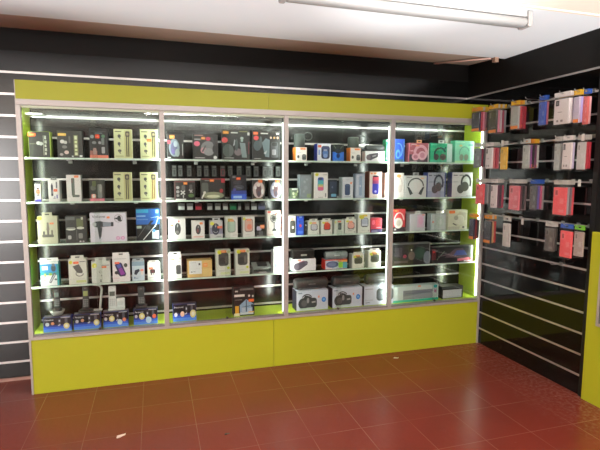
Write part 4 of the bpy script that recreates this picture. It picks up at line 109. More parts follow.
{'c': 'box', 'n': 'headphone_box', 'l': 'pale mint headphone box with faint headphones, right end of the top shelf', 'k': 'box', 'g': 'headphone boxes on the top shelf of the right bay', 'x': 3.4238, 'y': 0.07, 'z': 1.611, 'w': 0.1917, 'h': 0.1883, 'd': 0.07, 'b': (150, 232, 200), 's': (90, 190, 150), 'm': [('r', 0.8, 0.1, 1, 0.98, (200, 245, 235)), ('a', 0.5, 0.42, 0.26, 0.3, 20, 190, 0.05, (120, 190, 165)), ('e', 0.35, 0.24, 0.11, 0.15, (150, 170, 150)), ('e', 0.6, 0.24, 0.12, 0.15, (165, 180, 160)), ('r', 0, 0, 1, 0.08, (190, 240, 180)), ('r', 0.7, 0.78, 0.95, 0.84, (110, 190, 185)), ('r', 0.1, 0.9, 0.5, 0.93, (190, 245, 220))], 'st': [(0.3, 0.77, 0.14, 0.08, (235, 200, 120))], 'tab': None, 'rot': 0, 'tw': 0.5},
{'c': 'box', 'n': 'headphone_box', 'l': 'pale grey box with black headphones seen from the front', 'k': 'box', 'g': 'headphone boxes on the second shelf of the right bay', 'x': 2.9568, 'y': 0.07, 'z': 1.314, 'w': 0.2035, 'h': 0.2093, 'd': 0.07, 'b': (218, 222, 222), 's': None, 'm': [('a', 0.5, 0.52, 0.3528, 0.3528, 0, 180, 0.049, (56, 66, 66)), ('p', [(0.08840000000000003, 0.5004000000000001), (0.22559999999999997, 0.4416), (0.3726, 0.16720000000000002), (0.2354, 0.09860000000000002)], (70, 80, 80)), ('p', [(0.9116, 0.5004000000000001), (0.7744, 0.4416), (0.6274, 0.16720000000000002), (0.7646, 0.09860000000000002)], (70, 80, 80)), ('e', 0.5, 0.52, 0.3, 0.28, (228, 231, 230)), ('r', 0.06, 0.9, 0.3, 0.93, (120, 125, 125))], 'st': [(0.8, 0.88, 0.14, 0.06, (245, 190, 140))], 'tab': 'grey', 'rot': 0, 'tw': 0.28},
{'c': 'box', 'n': 'headphone_box', 'l': 'lilac grey box with dark folded headphones and a navy edge', 'k': 'box', 'g': 'headphone boxes on the second shelf of the right bay', 'x': 3.1593, 'y': 0.07, 'z': 1.314, 'w': 0.1801, 'h': 0.2102, 'd': 0.07, 'b': (188, 194, 212), 's': (60, 75, 140), 'm': [('r', 0.92, 0, 1, 1, (60, 75, 135)), ('r', 0, 0, 0.92, 0.25, (165, 172, 200)), ('a', 0.6, 0.56, 0.23, 0.32, -30, 200, 0.1, (62, 64, 84)), ('e', 0.4, 0.32, 0.17, 0.17, (78, 78, 84)), ('e', 0.6, 0.42, 0.18, 0.19, (88, 88, 92)), ('r', 0.06, 0.86, 0.22, 0.9, (90, 95, 110)), ('r', 0.32, 0.86, 0.52, 0.9, (110, 115, 130)), ('r', 0.06, 0.6, 0.3, 0.63, (150, 155, 175))], 'st': [], 'tab': None, 'rot': 0, 'tw': 0.5},
{'c': 'box', 'n': 'headphone_box', 'l': 'white box with dark grey folded headphones, right end of the second shelf', 'k': 'box', 'g': 'headphone boxes on the second shelf of the right bay', 'x': 3.4149, 'y': 0.07, 'z': 1.314, 'w': 0.2092, 'h': 0.2131, 'd': 0.07, 'b': (226, 228, 230), 's': (70, 80, 130), 'm': [('a', 0.68, 0.58, 0.22, 0.3, -30, 200, 0.09, (58, 60, 64)), ('e', 0.42, 0.32, 0.17, 0.18, (72, 72, 76)), ('e', 0.62, 0.42, 0.2, 0.2, (84, 84, 88)), ('r', 0.06, 0.86, 0.26, 0.9, (120, 124, 128)), ('r', 0.34, 0.86, 0.6, 0.9, (140, 144, 148)), ('r', 0.06, 0.6, 0.3, 0.63, (180, 184, 188)), ('r', 0.7, 0.02, 0.95, 0.06, (190, 192, 196))], 'st': [], 'tab': None, 'rot': 0, 'tw': 0.5},
{'c': 'box', 'n': 'headphone_box', 'l': 'red box with white headphones, right of the third post on the third shelf', 'k': 'box', 'g': 'headphone boxes on the third shelf of the right bay', 'x': 2.8066, 'y': 0.07, 'z': 1.026, 'w': 0.1186, 'h': 0.1895, 'd': 0.06, 'b': (205, 70, 75), 's': None, 'm': [('r', 0, 0, 1, 0.2, (70, 60, 66)), ('a', 0.5, 0.52, 0.36, 0.32, 0, 200, 0.09, (240, 205, 205)), ('e', 0.45, 0.38, 0.34, 0.24, (228, 225, 215)), ('e', 0.45, 0.38, 0.2, 0.14, (200, 190, 180)), ('e', 0.2, 0.1, 0.08, 0.04, (230, 230, 230))], 'st': [(0.28, 0.93, 0.36, 0.09, (250, 110, 60))], 'tab': None, 'rot': 0, 'tw': 0.5},
{'c': 'box', 'n': 'headphone_box', 'l': 'white hang box with a faint pink gadget window', 'k': 'box', 'g': 'headphone boxes on the third shelf of the right bay', 'x': 2.9851, 'y': 0.07, 'z': 1.026, 'w': 0.146, 'h': 0.1718, 'd': 0.07, 'b': (212, 216, 222), 's': None, 'm': [('r', 0.46, 0.2, 0.9, 0.95, (228, 200, 222)), ('e', 0.7, 0.6, 0.16, 0.25, (235, 185, 215)), ('r', 0.04, 0.04, 0.4, 0.95, (205, 210, 216)), ('r', 0.1, 0.03, 0.7, 0.05, (180, 185, 190))], 'st': [(0.86, 0.93, 0.16, 0.08, (245, 160, 140))], 'tab': 'white', 'rot': 0, 'tw': 0.35},
{'c': 'box', 'n': 'headphone_box', 'l': 'clear white hang pack with a faint greenish front and red dot', 'k': 'box', 'g': 'headphone boxes on the third shelf of the right bay', 'x': 3.1902, 'y': 0.07, 'z': 1.026, 'w': 0.1445, 'h': 0.1697, 'd': 0.07, 'b': (200, 212, 214), 's': None, 'm': [('r', 0.08, 0.05, 0.92, 0.92, (212, 222, 222)), ('e', 0.6, 0.5, 0.26, 0.3, (205, 222, 214)), ('e', 0.6, 0.5, 0.14, 0.18, (222, 232, 228)), ('r', 0.1, 0.02, 0.9, 0.04, (170, 180, 180))], 'st': [(0.12, 0.5, 0.12, 0.1, (240, 150, 120))], 'tab': 'white', 'rot': 0, 'tw': 0.35},
{'c': 'box', 'n': 'headphone_box', 'l': 'cream box with an orange corner sticker, right end of the third shelf', 'k': 'box', 'g': 'headphone boxes on the third shelf of the right bay', 'x': 3.3843, 'y': 0.07, 'z': 1.026, 'w': 0.1936, 'h': 0.1731, 'd': 0.07, 'b': (226, 228, 202), 's': None, 'm': [('p', [(0.5, 0.2), (0.9, 0.5), (0.94, 0.85), (0.6, 0.92), (0.3, 0.6)], (205, 205, 180)), ('e', 0.6, 0.5, 0.24, 0.26, (235, 236, 218)), ('l', 0.24, 0.32, 0.44, 0.22, 0.05, (60, 62, 56)), ('e', 0.4, 0.6, 0.12, 0.12, (180, 182, 160)), ('e', 0.8, 0.12, 0.06, 0.05, (60, 62, 60)), ('r', 0.0, 0, 0.6, 0.16, (200, 202, 182))], 'st': [(0.18, 0.9, 0.3, 0.14, (250, 120, 40))], 'tab': None, 'rot': 0, 'tw': 0.5},
{'c': 'box', 'n': 'keyboard_pack', 'l': 'dark clear keyboard pack with a green oval, left one of two in right bay', 'k': 'box', 'g': 'dark keyboard packs on the fourth shelf', 'x': 2.9356, 'y': 0.07, 'z': 0.734, 'w': 0.3628, 'h': 0.1902, 'd': 0.05, 'b': (66, 64, 70), 's': (44, 44, 46), 'm': [('e', 0.72, 0.52, 0.17, 0.3, (40, 62, 54)), ('e', 0.72, 0.52, 0.13, 0.22, (55, 80, 68)), ('e', 0.5, 0.42, 0.09, 0.2, (110, 96, 96)), ('e', 0.32, 0.4, 0.05, 0.08, (150, 60, 80)), ('e', 0.92, 0.3, 0.1, 0.3, (120, 128, 142)), ('r', 0, 0.94, 1, 1, (110, 112, 112)), ('r', 0.04, 0.1, 0.4, 0.2, (84, 78, 84)), ('l', 0.98, 0, 0.98, 1, 0.012, (170, 172, 175)), ('e', 0.49, 0.68, 0.02, 0.04, (215, 215, 215)), ('r', 0.05, 0.4, 0.25, 0.8, (74, 70, 76))], 'st': [], 'tab': None, 'rot': 0, 'tw': 0.5},
{'c': 'box', 'n': 'keyboard_pack', 'l': 'dark clear keyboard pack with blue keys and red corner, right one on the fourth shelf', 'k': 'box', 'g': 'dark keyboard packs on the fourth shelf', 'x': 3.3441, 'y': 0.07, 'z': 0.734, 'w': 0.4218, 'h': 0.1477, 'd': 0.05, 'b': (62, 60, 68), 's': (44, 44, 46), 'm': [('r', 0, 0.2, 0.1, 0.85, (120, 52, 66)), ('e', 0.05, 0.68, 0.03, 0.06, (230, 60, 60)), ('p', [(0.3, 0.3), (0.55, 0.82), (0.75, 0.85), (0.85, 0.3)], (92, 72, 84)), ('p', [(0.52, 0.42), (0.6, 0.72), (0.78, 0.72), (0.86, 0.42)], (72, 86, 160)), ('e', 0.9, 0.12, 0.1, 0.12, (190, 40, 60)), ('l', 0.62, 0.14, 0.9, 0.2, 0.05, (230, 120, 140)), ('r', 0.78, 0.03, 0.96, 0.1, (235, 235, 235)), ('l', 0.12, 0.2, 0.3, 0.7, 0.02, (100, 120, 105)), ('r', 0, 0.95, 1, 1, (105, 106, 110)), ('l', 0.15, 0.4, 0.4, 0.5, 0.02, (110, 90, 100))], 'st': [], 'tab': None, 'rot': 0, 'tw': 0.5},
{'c': 'box', 'n': 'keyboard_box', 'l': 'long white and teal keyboard box with a grey window on the right bay floor', 'k': 'box', 'g': None, 'x': 2.9832, 'y': 0.06, 'z': 0.412, 'w': 0.4445, 'h': 0.1397, 'd': 0.07, 'b': (215, 228, 226), 's': (120, 190, 170), 'm': [('r', 0.0, 0, 1, 0.14, (70, 190, 165)), ('p', [(0.2, 0.0), (0.6, 0.14), (1, 0.16), (1, 0)], (50, 185, 160)), ('r', 0.22, 0.16, 0.87, 0.72, (135, 142, 150)), ('p', [(0.22, 0.2), (0.87, 0.2), (0.87, 0.55), (0.22, 0.35)], (160, 166, 172)), ('r', 0.26, 0.5, 0.85, 0.54, (112, 116, 136)), ('r', 0.45, 0.58, 0.85, 0.61, (112, 116, 140)), ('q', 0.89, 0.78, 0.97, 0.96, (40, 175, 180)), ('r', 0.895, 0.45, 0.96, 0.72, (205, 180, 205)), ('e', 0.93, 0.58, 0.02, 0.06, (200, 90, 140))], 'st': [(0.57, 0.95, 0.06, 0.1, (245, 150, 90))], 'tab': None, 'rot': 0, 'tw': 0.5},
{'c': 'box', 'n': 'router_box', 'l': 'low black box with a white lid label at the right end of the cabinet floor', 'k': 'box', 'g': None, 'x': 3.3512, 'y': 0.06, 'z': 0.412, 'w': 0.2141, 'h': 0.109, 'd': 0.1, 'b': (60, 64, 66), 's': (36, 40, 40), 'm': [('r', 0.04, 0.05, 0.94, 0.72, (222, 226, 235)), ('r', 0.04, 0.05, 0.94, 0.2, (205, 210, 222)), ('r', 0, 0.82, 1, 1, (80, 86, 88))], 'st': [], 'tab': None, 'rot': 0, 'tw': 0.5}]
SCR=[(0.6137, -0.7223), (2.7087, -0.1165), (1.2024, -0.8759)]
BACK_PACKS=[(0.9712, 0.0319, 1.6, 0.085, 'c'), (1.0153, 0.0322, 1.6, 0.085, 'c'), (1.082, 0.0327, 1.6, 0.085, 'c'), (1.1571, 0.0333, 1.6, 0.085, 'c'), (1.2101, 0.0337, 1.6, 0.085, 'c'), (1.2713, 0.0342, 1.6, 0.085, 'c'), (1.337, 0.0347, 1.6, 0.085, 'r'), (1.3954, 0.0352, 1.6, 0.085, 'c'), (1.4663, 0.0358, 1.6, 0.085, 'c'), (1.538, 0.0363, 1.6, 0.085, 'c'), (1.6024, 0.0368, 1.6, 0.085, 'c'), (1.6756, 0.0374, 1.6, 0.085, 'c'), (1.7167, 0.0378, 1.6, 0.085, 'c'), (1.7828, 0.0383, 1.6, 0.085, 'c')]
LOW_PACKS=[(1.0074, 0.0506, 1.2801, 0.0497, (190, 192, 190)), (1.0744, 0.0451, 1.2791, 0.05, (205, 207, 205)), (1.1369, 0.0494, 1.2782, 0.0502, (170, 30, 50)), (1.2283, 0.0393, 1.2769, 0.0506, (180, 182, 180)), (1.2877, 0.0435, 1.2761, 0.0508, (200, 202, 200)), (1.35, 0.0392, 1.2752, 0.0511, (220, 222, 220)), (1.4034, 0.0539, 1.2744, 0.0513, (20, 130, 80)), (1.4684, 0.024, 1.2735, 0.0516, (150, 152, 150)), (1.5245, 0.0363, 1.2727, 0.0518, (120, 122, 120)), (1.5753, 0.0463, 1.272, 0.052, (190, 192, 190)), (1.6298, 0.0616, 1.2712, 0.0522, (60, 66, 100))]
STACKS=[(-0.0219, 0.1174, 1.8578, 2.051, 0.19, [((36, 42, 66), 'o'), ((170, 45, 60), 'y'), ((200, 120, 140), 'c'), ((150, 110, 115), 'y'), ((46, 44, 44), 'y')], 'bunch by lime fascia, top row'), (-0.1997, 0.1072, 1.8284, 2.051, 0.16, [((60, 58, 48), 'y'), ((200, 120, 140), 'c'), ((180, 170, 172), 'y'), ((160, 70, 90), 'c'), ((150, 150, 152), 'y')], 'second bunch, top row'), (-0.4267, 0.0954, 1.842, 2.051, 0.14, [((165, 168, 162), 'y'), ((190, 60, 70), 'o'), ((150, 40, 55), 'y'), ((170, 45, 60), 'c')], 'third bunch, top row'), (-0.6964, 0.0691, 1.848, 2.051, 0.13, [((50, 80, 170), 'b'), ((170, 100, 110), 'b')], 'narrow blue bunch, top row'), (-0.8196, 0.1424, 1.839, 2.051, 0.12, [((222, 214, 212), 'k'), ((222, 214, 212), 'k'), ((190, 180, 200), 'y')], 'thickest bunch, top row'), (-0.9669, 0.0511, 1.8373, 2.051, 0.1, [((185, 175, 195), 'y'), ((170, 160, 215), 'y'), ((230, 150, 60), 'y')], 'bunch just right of thickest, top row'), (-1.0111, 0.042, 1.8245, 2.051, 0.07, [((200, 95, 90), 'b'), ((205, 150, 150), 'b')], 'red bunch at frame end, top row'), (-0.0696, 0.0969, 1.5553, 1.756, 0.19, [((110, 112, 118), 'c'), ((120, 40, 60), 'c'), ((90, 92, 96), 'c')], 'bunch by lime side, second row'), (-0.1829, 0.0888, 1.5463, 1.756, 0.16, [((222, 214, 212), 'k'), ((205, 120, 120), 'c'), ((180, 60, 75), 'c'), ((200, 110, 115), 'c')], 'second bunch, second row'), (-0.3463, 0.0808, 1.5374, 1.756, 0.15, [((225, 175, 60), 'c')], 'single between bunches, second row'), (-0.5852, 0.0694, 1.5435, 1.756, 0.15, [((165, 168, 162), 'c'), ((130, 80, 130), 'o'), ((46, 44, 44), 'o'), ((110, 60, 90), 'y'), ((180, 180, 175), 'y')], 'middle bunch, second row'), (-0.8491, 0.0555, 1.5282, 1.756, 0.12, [((165, 168, 162), 'c'), ((150, 152, 148), 'c')], 'pale bunch left of white, second row'), (-0.9254, 0.0812, 1.5346, 1.756, 0.13, [((222, 214, 212), 'k'), ((180, 170, 200), 'c')], 'white bunch right half, second row'), (-1.0051, 0.0694, 1.5318, 1.756, 0.09, [((190, 188, 184), 'c'), ((185, 50, 65), 'c'), ((170, 45, 60), 'c')], 'red bunch at frame end, second row'), (-0.1145, 0.1142, 1.2546, 1.462, 0.19, [((225, 85, 90), 'c'), ((110, 112, 118), 'c'), ((150, 150, 150), 'c'), ((120, 122, 124), 'c')], 'bunch by lime side, third row'), (-0.2654, 0.0768, 1.2311, 1.462, 0.16, [((215, 205, 203), 'k'), ((90, 50, 70), 'c'), ((70, 60, 66), 'c'), ((190, 80, 100), 'c')], 'second bunch, third row'), (-0.4486, 0.1218, 1.2282, 1.462, 0.14, [((205, 105, 115), 'c'), ((90, 50, 60), 'c'), ((46, 44, 44), 'c'), ((130, 110, 112), 'c')], 'pink bunch mid wall, third row'), (-0.6543, 0.0719, 1.2434, 1.462, 0.13, [((85, 86, 86), 'b'), ((100, 90, 160), 'b'), ((180, 80, 110), 'b'), ((150, 140, 140), 'b')], 'blue topped bunch, third row'), (-0.8581, 0.1219, 1.2236, 1.462, 0.12, [((225, 85, 90), 'c'), ((150, 150, 155), 'c'), ((110, 100, 104), 'c'), ((200, 60, 70), 'c')], 'last coral bunch, third row'), (-0.0617, 0.0731, 0.9512, 1.167, 0.2, [((36, 40, 62), 'o'), ((120, 50, 50), 'o'), ((46, 44, 44), 'o')], 'bunch before lime side, bottom row'), (-0.1989, 0.0979, 0.9364, 1.167, 0.16, [((44, 50, 60), 'o'), ((180, 150, 110), 'c'), ((170, 50, 50), 'o')], 'second bunch, bottom row'), (-0.402, 0.0883, 0.9364, 1.167, 0.14, [((195, 192, 186), 'c')], 'third along, bottom row'), (-0.8075, 0.0925, 0.9661, 1.167, 0.12, [((95, 88, 84), 'c'), ((60, 58, 56), 'c')], 'patterned bunch, bottom row'), (-0.9289, 0.1077, 0.9389, 1.167, 0.11, [((225, 85, 90), 'b')], 'with blue header, bottom row'), (-1.0303, 0.081, 0.9622, 1.167, 0.095, [((165, 150, 142), 'g')], 'with green header, bottom row')]
import bpy, bmesh, math, random
from mathutils import Vector, Matrix
random.seed(7)
SC = bpy.context.scene
COL = SC.collection
PI = math.pi

# ------------------------------------------------------------------ materials
def lin(c):
    c = c / 255.0
    return c / 12.92 if c <= .04045 else ((c + .055) / 1.055) ** 2.4
_M = {}
def M(rgb, rough=.45, metal=0.0, coat=0.0, spec=.5, mottled=0.0, name=None):
    key = (tuple(rgb), rough, metal, coat, spec, mottled)
    if key in _M: return _M[key]
    m = bpy.data.materials.new(name or 'finish_%d_%d_%d' % tuple(rgb)); m.use_nodes = True
    nt = m.node_tree; b = nt.nodes['Principled BSDF']
    col = (lin(rgb[0]), lin(rgb[1]), lin(rgb[2]), 1)
    b.inputs['Base Color'].default_value = col
    b.inputs['Roughness'].default_value = rough; b.inputs['Metallic'].default_value = metal
    b.inputs['Coat Weight'].default_value = coat; b.inputs['Specular IOR Level'].default_value = spec
    if mottled:
        tc = nt.nodes.new('ShaderNodeTexCoord'); n = nt.nodes.new('ShaderNodeTexNoise'); n.inputs['Scale'].default_value = 4
        n.inputs['Detail'].default_value = 6
        mx = nt.nodes.new('ShaderNodeMix'); mx.data_type = 'RGBA'
        mx.inputs[6].default_value = tuple(x * (1 - mottled) for x in col[:3]) + (1,)
        mx.inputs[7].default_value = tuple(min(1, x * (1 + mottled)) for x in col[:3]) + (1,)
        nt.links.new(tc.outputs['Object'], n.inputs['Vector']); nt.links.new(n.outputs['Fac'], mx.inputs[0]); nt.links.new(mx.outputs[2], b.inputs['Base Color'])
    _M[key] = m
    return m
def glass_mat(name, tint, fac, rough=.02):
    m = bpy.data.materials.new(name); m.use_nodes = True; nt = m.node_tree; nt.nodes.clear()
    o = nt.nodes.new('ShaderNodeOutputMaterial'); t = nt.nodes.new('ShaderNodeBsdfTransparent'); g = nt.nodes.new('ShaderNodeBsdfGlossy')
    t.inputs['Color'].default_value = tint + (1,); g.inputs['Roughness'].default_value = rough; g.inputs['Color'].default_value = (.9, .95, .92, 1)
    f = nt.nodes.new('ShaderNodeFresnel'); f.inputs['IOR'].default_value = 1.45
    mu = nt.nodes.new('ShaderNodeMath'); mu.operation = 'MULTIPLY'; mu.inputs[1].default_value = fac
    x = nt.nodes.new('ShaderNodeMixShader')
    nt.links.new(f.outputs[0], mu.inputs[0]); nt.links.new(mu.outputs[0], x.inputs[0]); nt.links.new(t.outputs[0], x.inputs[1]); nt.links.new(g.outputs[0], x.inputs[2]); nt.links.new(x.outputs[0], o.inputs[0])
    return m
def film_mat(name, col, opacity):
    m = bpy.data.materials.new(name); m.use_nodes = True; nt = m.node_tree; b = nt.nodes['Principled BSDF']
    b.inputs['Base Color'].default_value = (lin(col[0]), lin(col[1]), lin(col[2]), 1); b.inputs['Alpha'].default_value = opacity; b.inputs['Roughness'].default_value = .12; b.inputs['Specular IOR Level'].default_value = .55
    return m
def emit_mat(name, rgb, s):
    m = bpy.data.materials.new(name); m.use_nodes = True; nt = m.node_tree; b = nt.nodes['Principled BSDF']
    b.inputs['Base Color'].default_value = rgb + (1,); b.inputs['Emission Color'].default_value = rgb + (1,); b.inputs['Emission Strength'].default_value = s
    return m

LIME = (172, 176, 40)
M_lime = M(LIME, .42, spec=.35, name='lime_laminate')
M_lime_in = M((176, 196, 56), .45, spec=.3, name='lime_inner_laminate')
M_alu = M((178, 172, 168), .42, .3, name='brushed_aluminium')
M_track = M((150, 142, 138), .4, .5, name='door_track')
M_rail = M((205, 200, 198), .32, .75, name='rail_insert')
M_shelf_edge = M((222, 240, 228), .25, name='led_lit_shelf_edge')  # LED light caught in the glass edge is put into this pale colour
M_glass = glass_mat('door_glass', (.95, .97, .955), .75)
M_shelfglass = glass_mat('shelf_glass', (.86, .93, .885), .8)
M_led = emit_mat('led_strip_light', (.93, 1.0, .92), LED_VISIBLE)
M_led_end = emit_mat('led_strip_light_end', (.95, 1.0, .9), 12)
M_led_in = emit_mat('led_strip_light_added', (.93, 1.0, .92), LED_STRENGTH)
M_white = M((225, 222, 218), .5)
M_film = film_mat('poly_bag', (215, 215, 212), .06)
M_steel = M((170, 170, 170), .3, .9)

def black_gloss(nm, base, lo, hi):
    m = bpy.data.materials.new(nm); m.use_nodes = True; nt = m.node_tree; b = nt.nodes['Principled BSDF']
    b.inputs['Base Color'].default_value = (base, base * .95, base * .95, 1); b.inputs['Specular IOR Level'].default_value = .5 if base > .005 else .36; b.inputs['Roughness'].default_value = .16
    tc = nt.nodes.new('ShaderNodeTexCoord'); n = nt.nodes.new('ShaderNodeTexNoise'); n.inputs['Scale'].default_value = 2.2; n.inputs['Detail'].default_value = 3
    r = nt.nodes.new('ShaderNodeMapRange'); r.inputs['To Min'].default_value = lo; r.inputs['To Max'].default_value = hi
    nt.links.new(tc.outputs['Object'], n.inputs['Vector']); nt.links.new(n.outputs['Fac'], r.inputs['Value']); nt.links.new(r.outputs['Result'], b.inputs['Roughness'])
    return m
M_black = black_gloss('black_gloss_laminate', .0055, .14, .24)
M_black2 = black_gloss('black_mirror_laminate', .003, .04, .09)
M_blackboard = M((15, 12, 10), .65, spec=.3, mottled=.3, name='black_painted_board')
M_blackframe = M((14, 13, 12), .5, name='black_frame')

def floor_mat():
    m = bpy.data.materials.new('red_painted_tiles'); m.use_nodes = True; nt = m.node_tree; b = nt.nodes['Principled BSDF']
    N = nt.nodes.new; L = nt.links.new
    tc = N('ShaderNodeTexCoord'); mp = N('ShaderNodeMapping'); L(tc.outputs['Object'], mp.inputs[0])
    mp.inputs['Location'].default_value = (-.1 + .3135 * 40, .39 + .325 * 40, 0)
    br = N('ShaderNodeTexBrick'); br.offset = 0; br.squash = 1
    br.inputs['Scale'].default_value = 1; br.inputs['Brick Width'].default_value = .3135; br.inputs['Row Height'].default_value = .325
    br.inputs['Mortar Size'].default_value = .0022; br.inputs['Mortar Smooth'].default_value = .3
    br.inputs['Color1'].default_value = (.172, .027, .018, 1); br.inputs['Color2'].default_value = (.155, .0245, .016, 1); br.inputs['Mortar'].default_value = (.25, .10, .068, 1)
    L(mp.outputs[0], br.inputs['Vector'])
    # wear breaks the joints up
    n1 = N('ShaderNodeTexNoise'); n1.inputs['Scale'].default_value = 2.6; n1.inputs['Detail'].default_value = 8; L(tc.outputs['Object'], n1.inputs['Vector'])
    r1 = N('ShaderNodeMapRange'); r1.inputs['From Min'].default_value = .36; r1.inputs['From Max'].default_value = .66; L(n1.outputs['Fac'], r1.inputs['Value'])
    tile = N('ShaderNodeMix'); tile.data_type = 'RGBA'; tile.inputs[6].default_value = (.172, .027, .018, 1)
    mfac = N('ShaderNodeMath'); mfac.operation = 'MULTIPLY'; mfac.inputs[1].default_value = .75
    L(r1.outputs['Result'], mfac.inputs[0])
    madd = N('ShaderNodeMath'); madd.operation = 'ADD'; madd.inputs[1].default_value = .22; L(mfac.outputs[0], madd.inputs[0])
    L(madd.outputs[0], tile.inputs[0]); L(br.outputs['Color'], tile.inputs[7])
    # patchy tone
    n2 = N('ShaderNodeTexNoise'); n2.inputs['Scale'].default_value = 1.1; n2.inputs['Detail'].default_value = 5; L(tc.outputs['Object'], n2.inputs['Vector'])
    hs = N('ShaderNodeHueSaturation'); r2 = N('ShaderNodeMapRange'); r2.inputs['To Min'].default_value = .8; r2.inputs['To Max'].default_value = 1.2
    L(n2.outputs['Fac'], r2.inputs['Value']); L(r2.outputs['Result'], hs.inputs['Value']); L(tile.outputs[2], hs.inputs['Color'])
    # pale scuffs: stretched noise specks
    mp3 = N('ShaderNodeMapping'); mp3.inputs['Scale'].default_value = (9, 22, 1); mp3.inputs['Rotation'].default_value = (0, 0, .5); L(tc.outputs['Object'], mp3.inputs[0])
    n3 = N('ShaderNodeTexNoise'); n3.inputs['Scale'].default_value = 1.7; n3.inputs['Detail'].default_value = 9; n3.inputs['Roughness'].default_value = .62; L(mp3.outputs[0], n3.inputs['Vector'])
    r3 = N('ShaderNodeMapRange'); r3.inputs['From Min'].default_value = .69; r3.inputs['From Max'].default_value = .77; L(n3.outputs['Fac'], r3.inputs['Value'])
    # dusty worn path along the foot of the right wall
    sx = N('ShaderNodeSeparateXYZ'); L(tc.outputs['Object'], sx.inputs[0])
    rx = N('ShaderNodeMapRange'); rx.inputs['From Min'].default_value = 3.12; rx.inputs['From Max'].default_value = 3.5; L(sx.outputs['X'], rx.inputs['Value'])
    n4 = N('ShaderNodeTexNoise'); n4.inputs['Scale'].default_value = 38; n4.inputs['Detail'].default_value = 9; n4.inputs['Roughness'].default_value = .7; L(tc.outputs['Object'], n4.inputs['Vector'])
    r4 = N('ShaderNodeMapRange'); r4.inputs['From Min'].default_value = .46; r4.inputs['From Max'].default_value = .70; L(n4.outputs['Fac'], r4.inputs['Value'])
    m4 = N('ShaderNodeMath'); m4.operation = 'MULTIPLY'; L(rx.outputs['Result'], m4.inputs[0]); L(r4.outputs['Result'], m4.inputs[1])
    mx = N('ShaderNodeMath'); mx.operation = 'MAXIMUM'; L(m4.outputs[0], mx.inputs[0]); L(r3.outputs['Result'], mx.inputs[1])
    m5 = N('ShaderNodeMath'); m5.operation = 'MULTIPLY'; m5.inputs[1].default_value = .3; L(mx.outputs[0], m5.inputs[0])
    fin = N('ShaderNodeMix'); fin.data_type = 'RGBA'; fin.inputs[7].default_value = (.40, .27, .22, 1)
    L(m5.outputs[0], fin.inputs[0]); L(hs.outputs['Color'], fin.inputs[6]); L(fin.outputs[2], b.inputs['Base Color'])
    b.inputs['Roughness'].default_value = .25
    nb = N('ShaderNodeTexNoise'); nb.inputs['Scale'].default_value = 30; nb.inputs['Detail'].default_value = 4; L(tc.outputs['Object'], nb.inputs['Vector'])
    bu = N('ShaderNodeBump'); bu.inputs['Strength'].default_value = .12; bu.inputs['Distance'].default_value = .01; L(nb.outputs['Fac'], bu.inputs['Height']); L(bu.outputs['Normal'], b.inputs['Normal'])
    return m

# ------------------------------------------------------------------ mesh helpers
class MB:
    """collects faces with materials, builds ONE mesh object"""
    def __init__(s): s.bm = bmesh.new(); s.mats = []
    def mi(s, m):
        if m not in s.mats: s.mats.append(m)
        return s.mats.index(m)
    def face(s, pts, m, smooth=False):
        f = s.bm.faces.new([s.bm.verts.new(p) for p in pts]); f.material_index = s.mi(m); f.smooth = smooth; return f
    def box(s, x0, x1, y0, y1, z0, z1, m, bevel=0.0, sides=None):
        v = [s.bm.verts.new((x, y, z)) for x in (x0, x1) for y in (y0, y1) for z in (z0, z1)]
        fs = []
        for k, idx in enumerate(((0, 1, 3, 2), (4, 6, 7, 5), (0, 4, 5, 1), (2, 3, 7, 6), (0, 2, 6, 4), (1, 5, 7, 3))):
            f = s.bm.faces.new([v[i] for i in idx]); f.material_index = s.mi(sides if (sides and k in (0, 1)) else m); fs.append(f)
        if bevel:
            es = list({e for f in fs for e in f.edges})
            bmesh.ops.bevel(s.bm, geom=es, offset=bevel, segments=2, affect='EDGES', profile=.5)
    def tube(s, pts, r, m, n=10, caps=True):
        rings = []
        pts = [Vector(p) for p in pts]
        for i, p in enumerate(pts):
            d = (pts[min(i + 1, len(pts) - 1)] - pts[max(i - 1, 0)]).normalized()
            a = d.orthogonal().normalized() if i == 0 else (rings_a - d * rings_a.dot(d)).normalized()
            rings_a = a
            b = d.cross(a)
            rr = r[i] if isinstance(r, (list, tuple)) else r
            rings.append([s.bm.verts.new(p + (a * math.cos(2 * PI * k / n) + b * math.sin(2 * PI * k / n)) * rr) for k in range(n)])
        for i in range(len(rings) - 1):
            for k in range(n):
                f = s.bm.faces.new((rings[i][k], rings[i][(k + 1) % n], rings[i + 1][(k + 1) % n], rings[i + 1][k])); f.material_index = s.mi(m); f.smooth = True
        if caps:
            for rg in (list(reversed(rings[0])), rings[-1]):
                f = s.bm.faces.new(rg); f.material_index = s.mi(m)
    def prism(s, poly, y0, y1, m):
        """polygon in x,z extruded along y (y0 front)"""
        a = [s.bm.verts.new((x, y0, z)) for x, z in poly]; b = [s.bm.verts.new((x, y1, z)) for x, z in poly]
        f = s.bm.faces.new(a); f.material_index = s.mi(m); f = s.bm.faces.new(list(reversed(b))); f.material_index = s.mi(m)
        for i in range(len(a)):
            j = (i + 1) % len(a)
            f = s.bm.faces.new((a[j], a[i], b[i], b[j])); f.material_index = s.mi(m)
    def build(s, name, parent=None, loc=(0, 0, 0), rot=(0, 0, 0)):
        me = bpy.data.meshes.new(name); bmesh.ops.recalc_face_normals(s.bm, faces=[f for f in s.bm.faces if len(f.verts) > 0 and not f.tag]) if False else None
        s.bm.to_mesh(me); s.bm.free()
        for m in s.mats: me.materials.append(m)
        o = bpy.data.objects.new(name, me); COL.objects.link(o); o.location = loc; o.rotation_euler = rot
        if parent: o.parent = parent
        return o
def tag(o, label=None, cat=None, group=None, kind=None):
    if label: o['label'] = label
    if cat: o['category'] = cat
    if group: o['group'] = group
    if kind: o['kind'] = kind
    return o
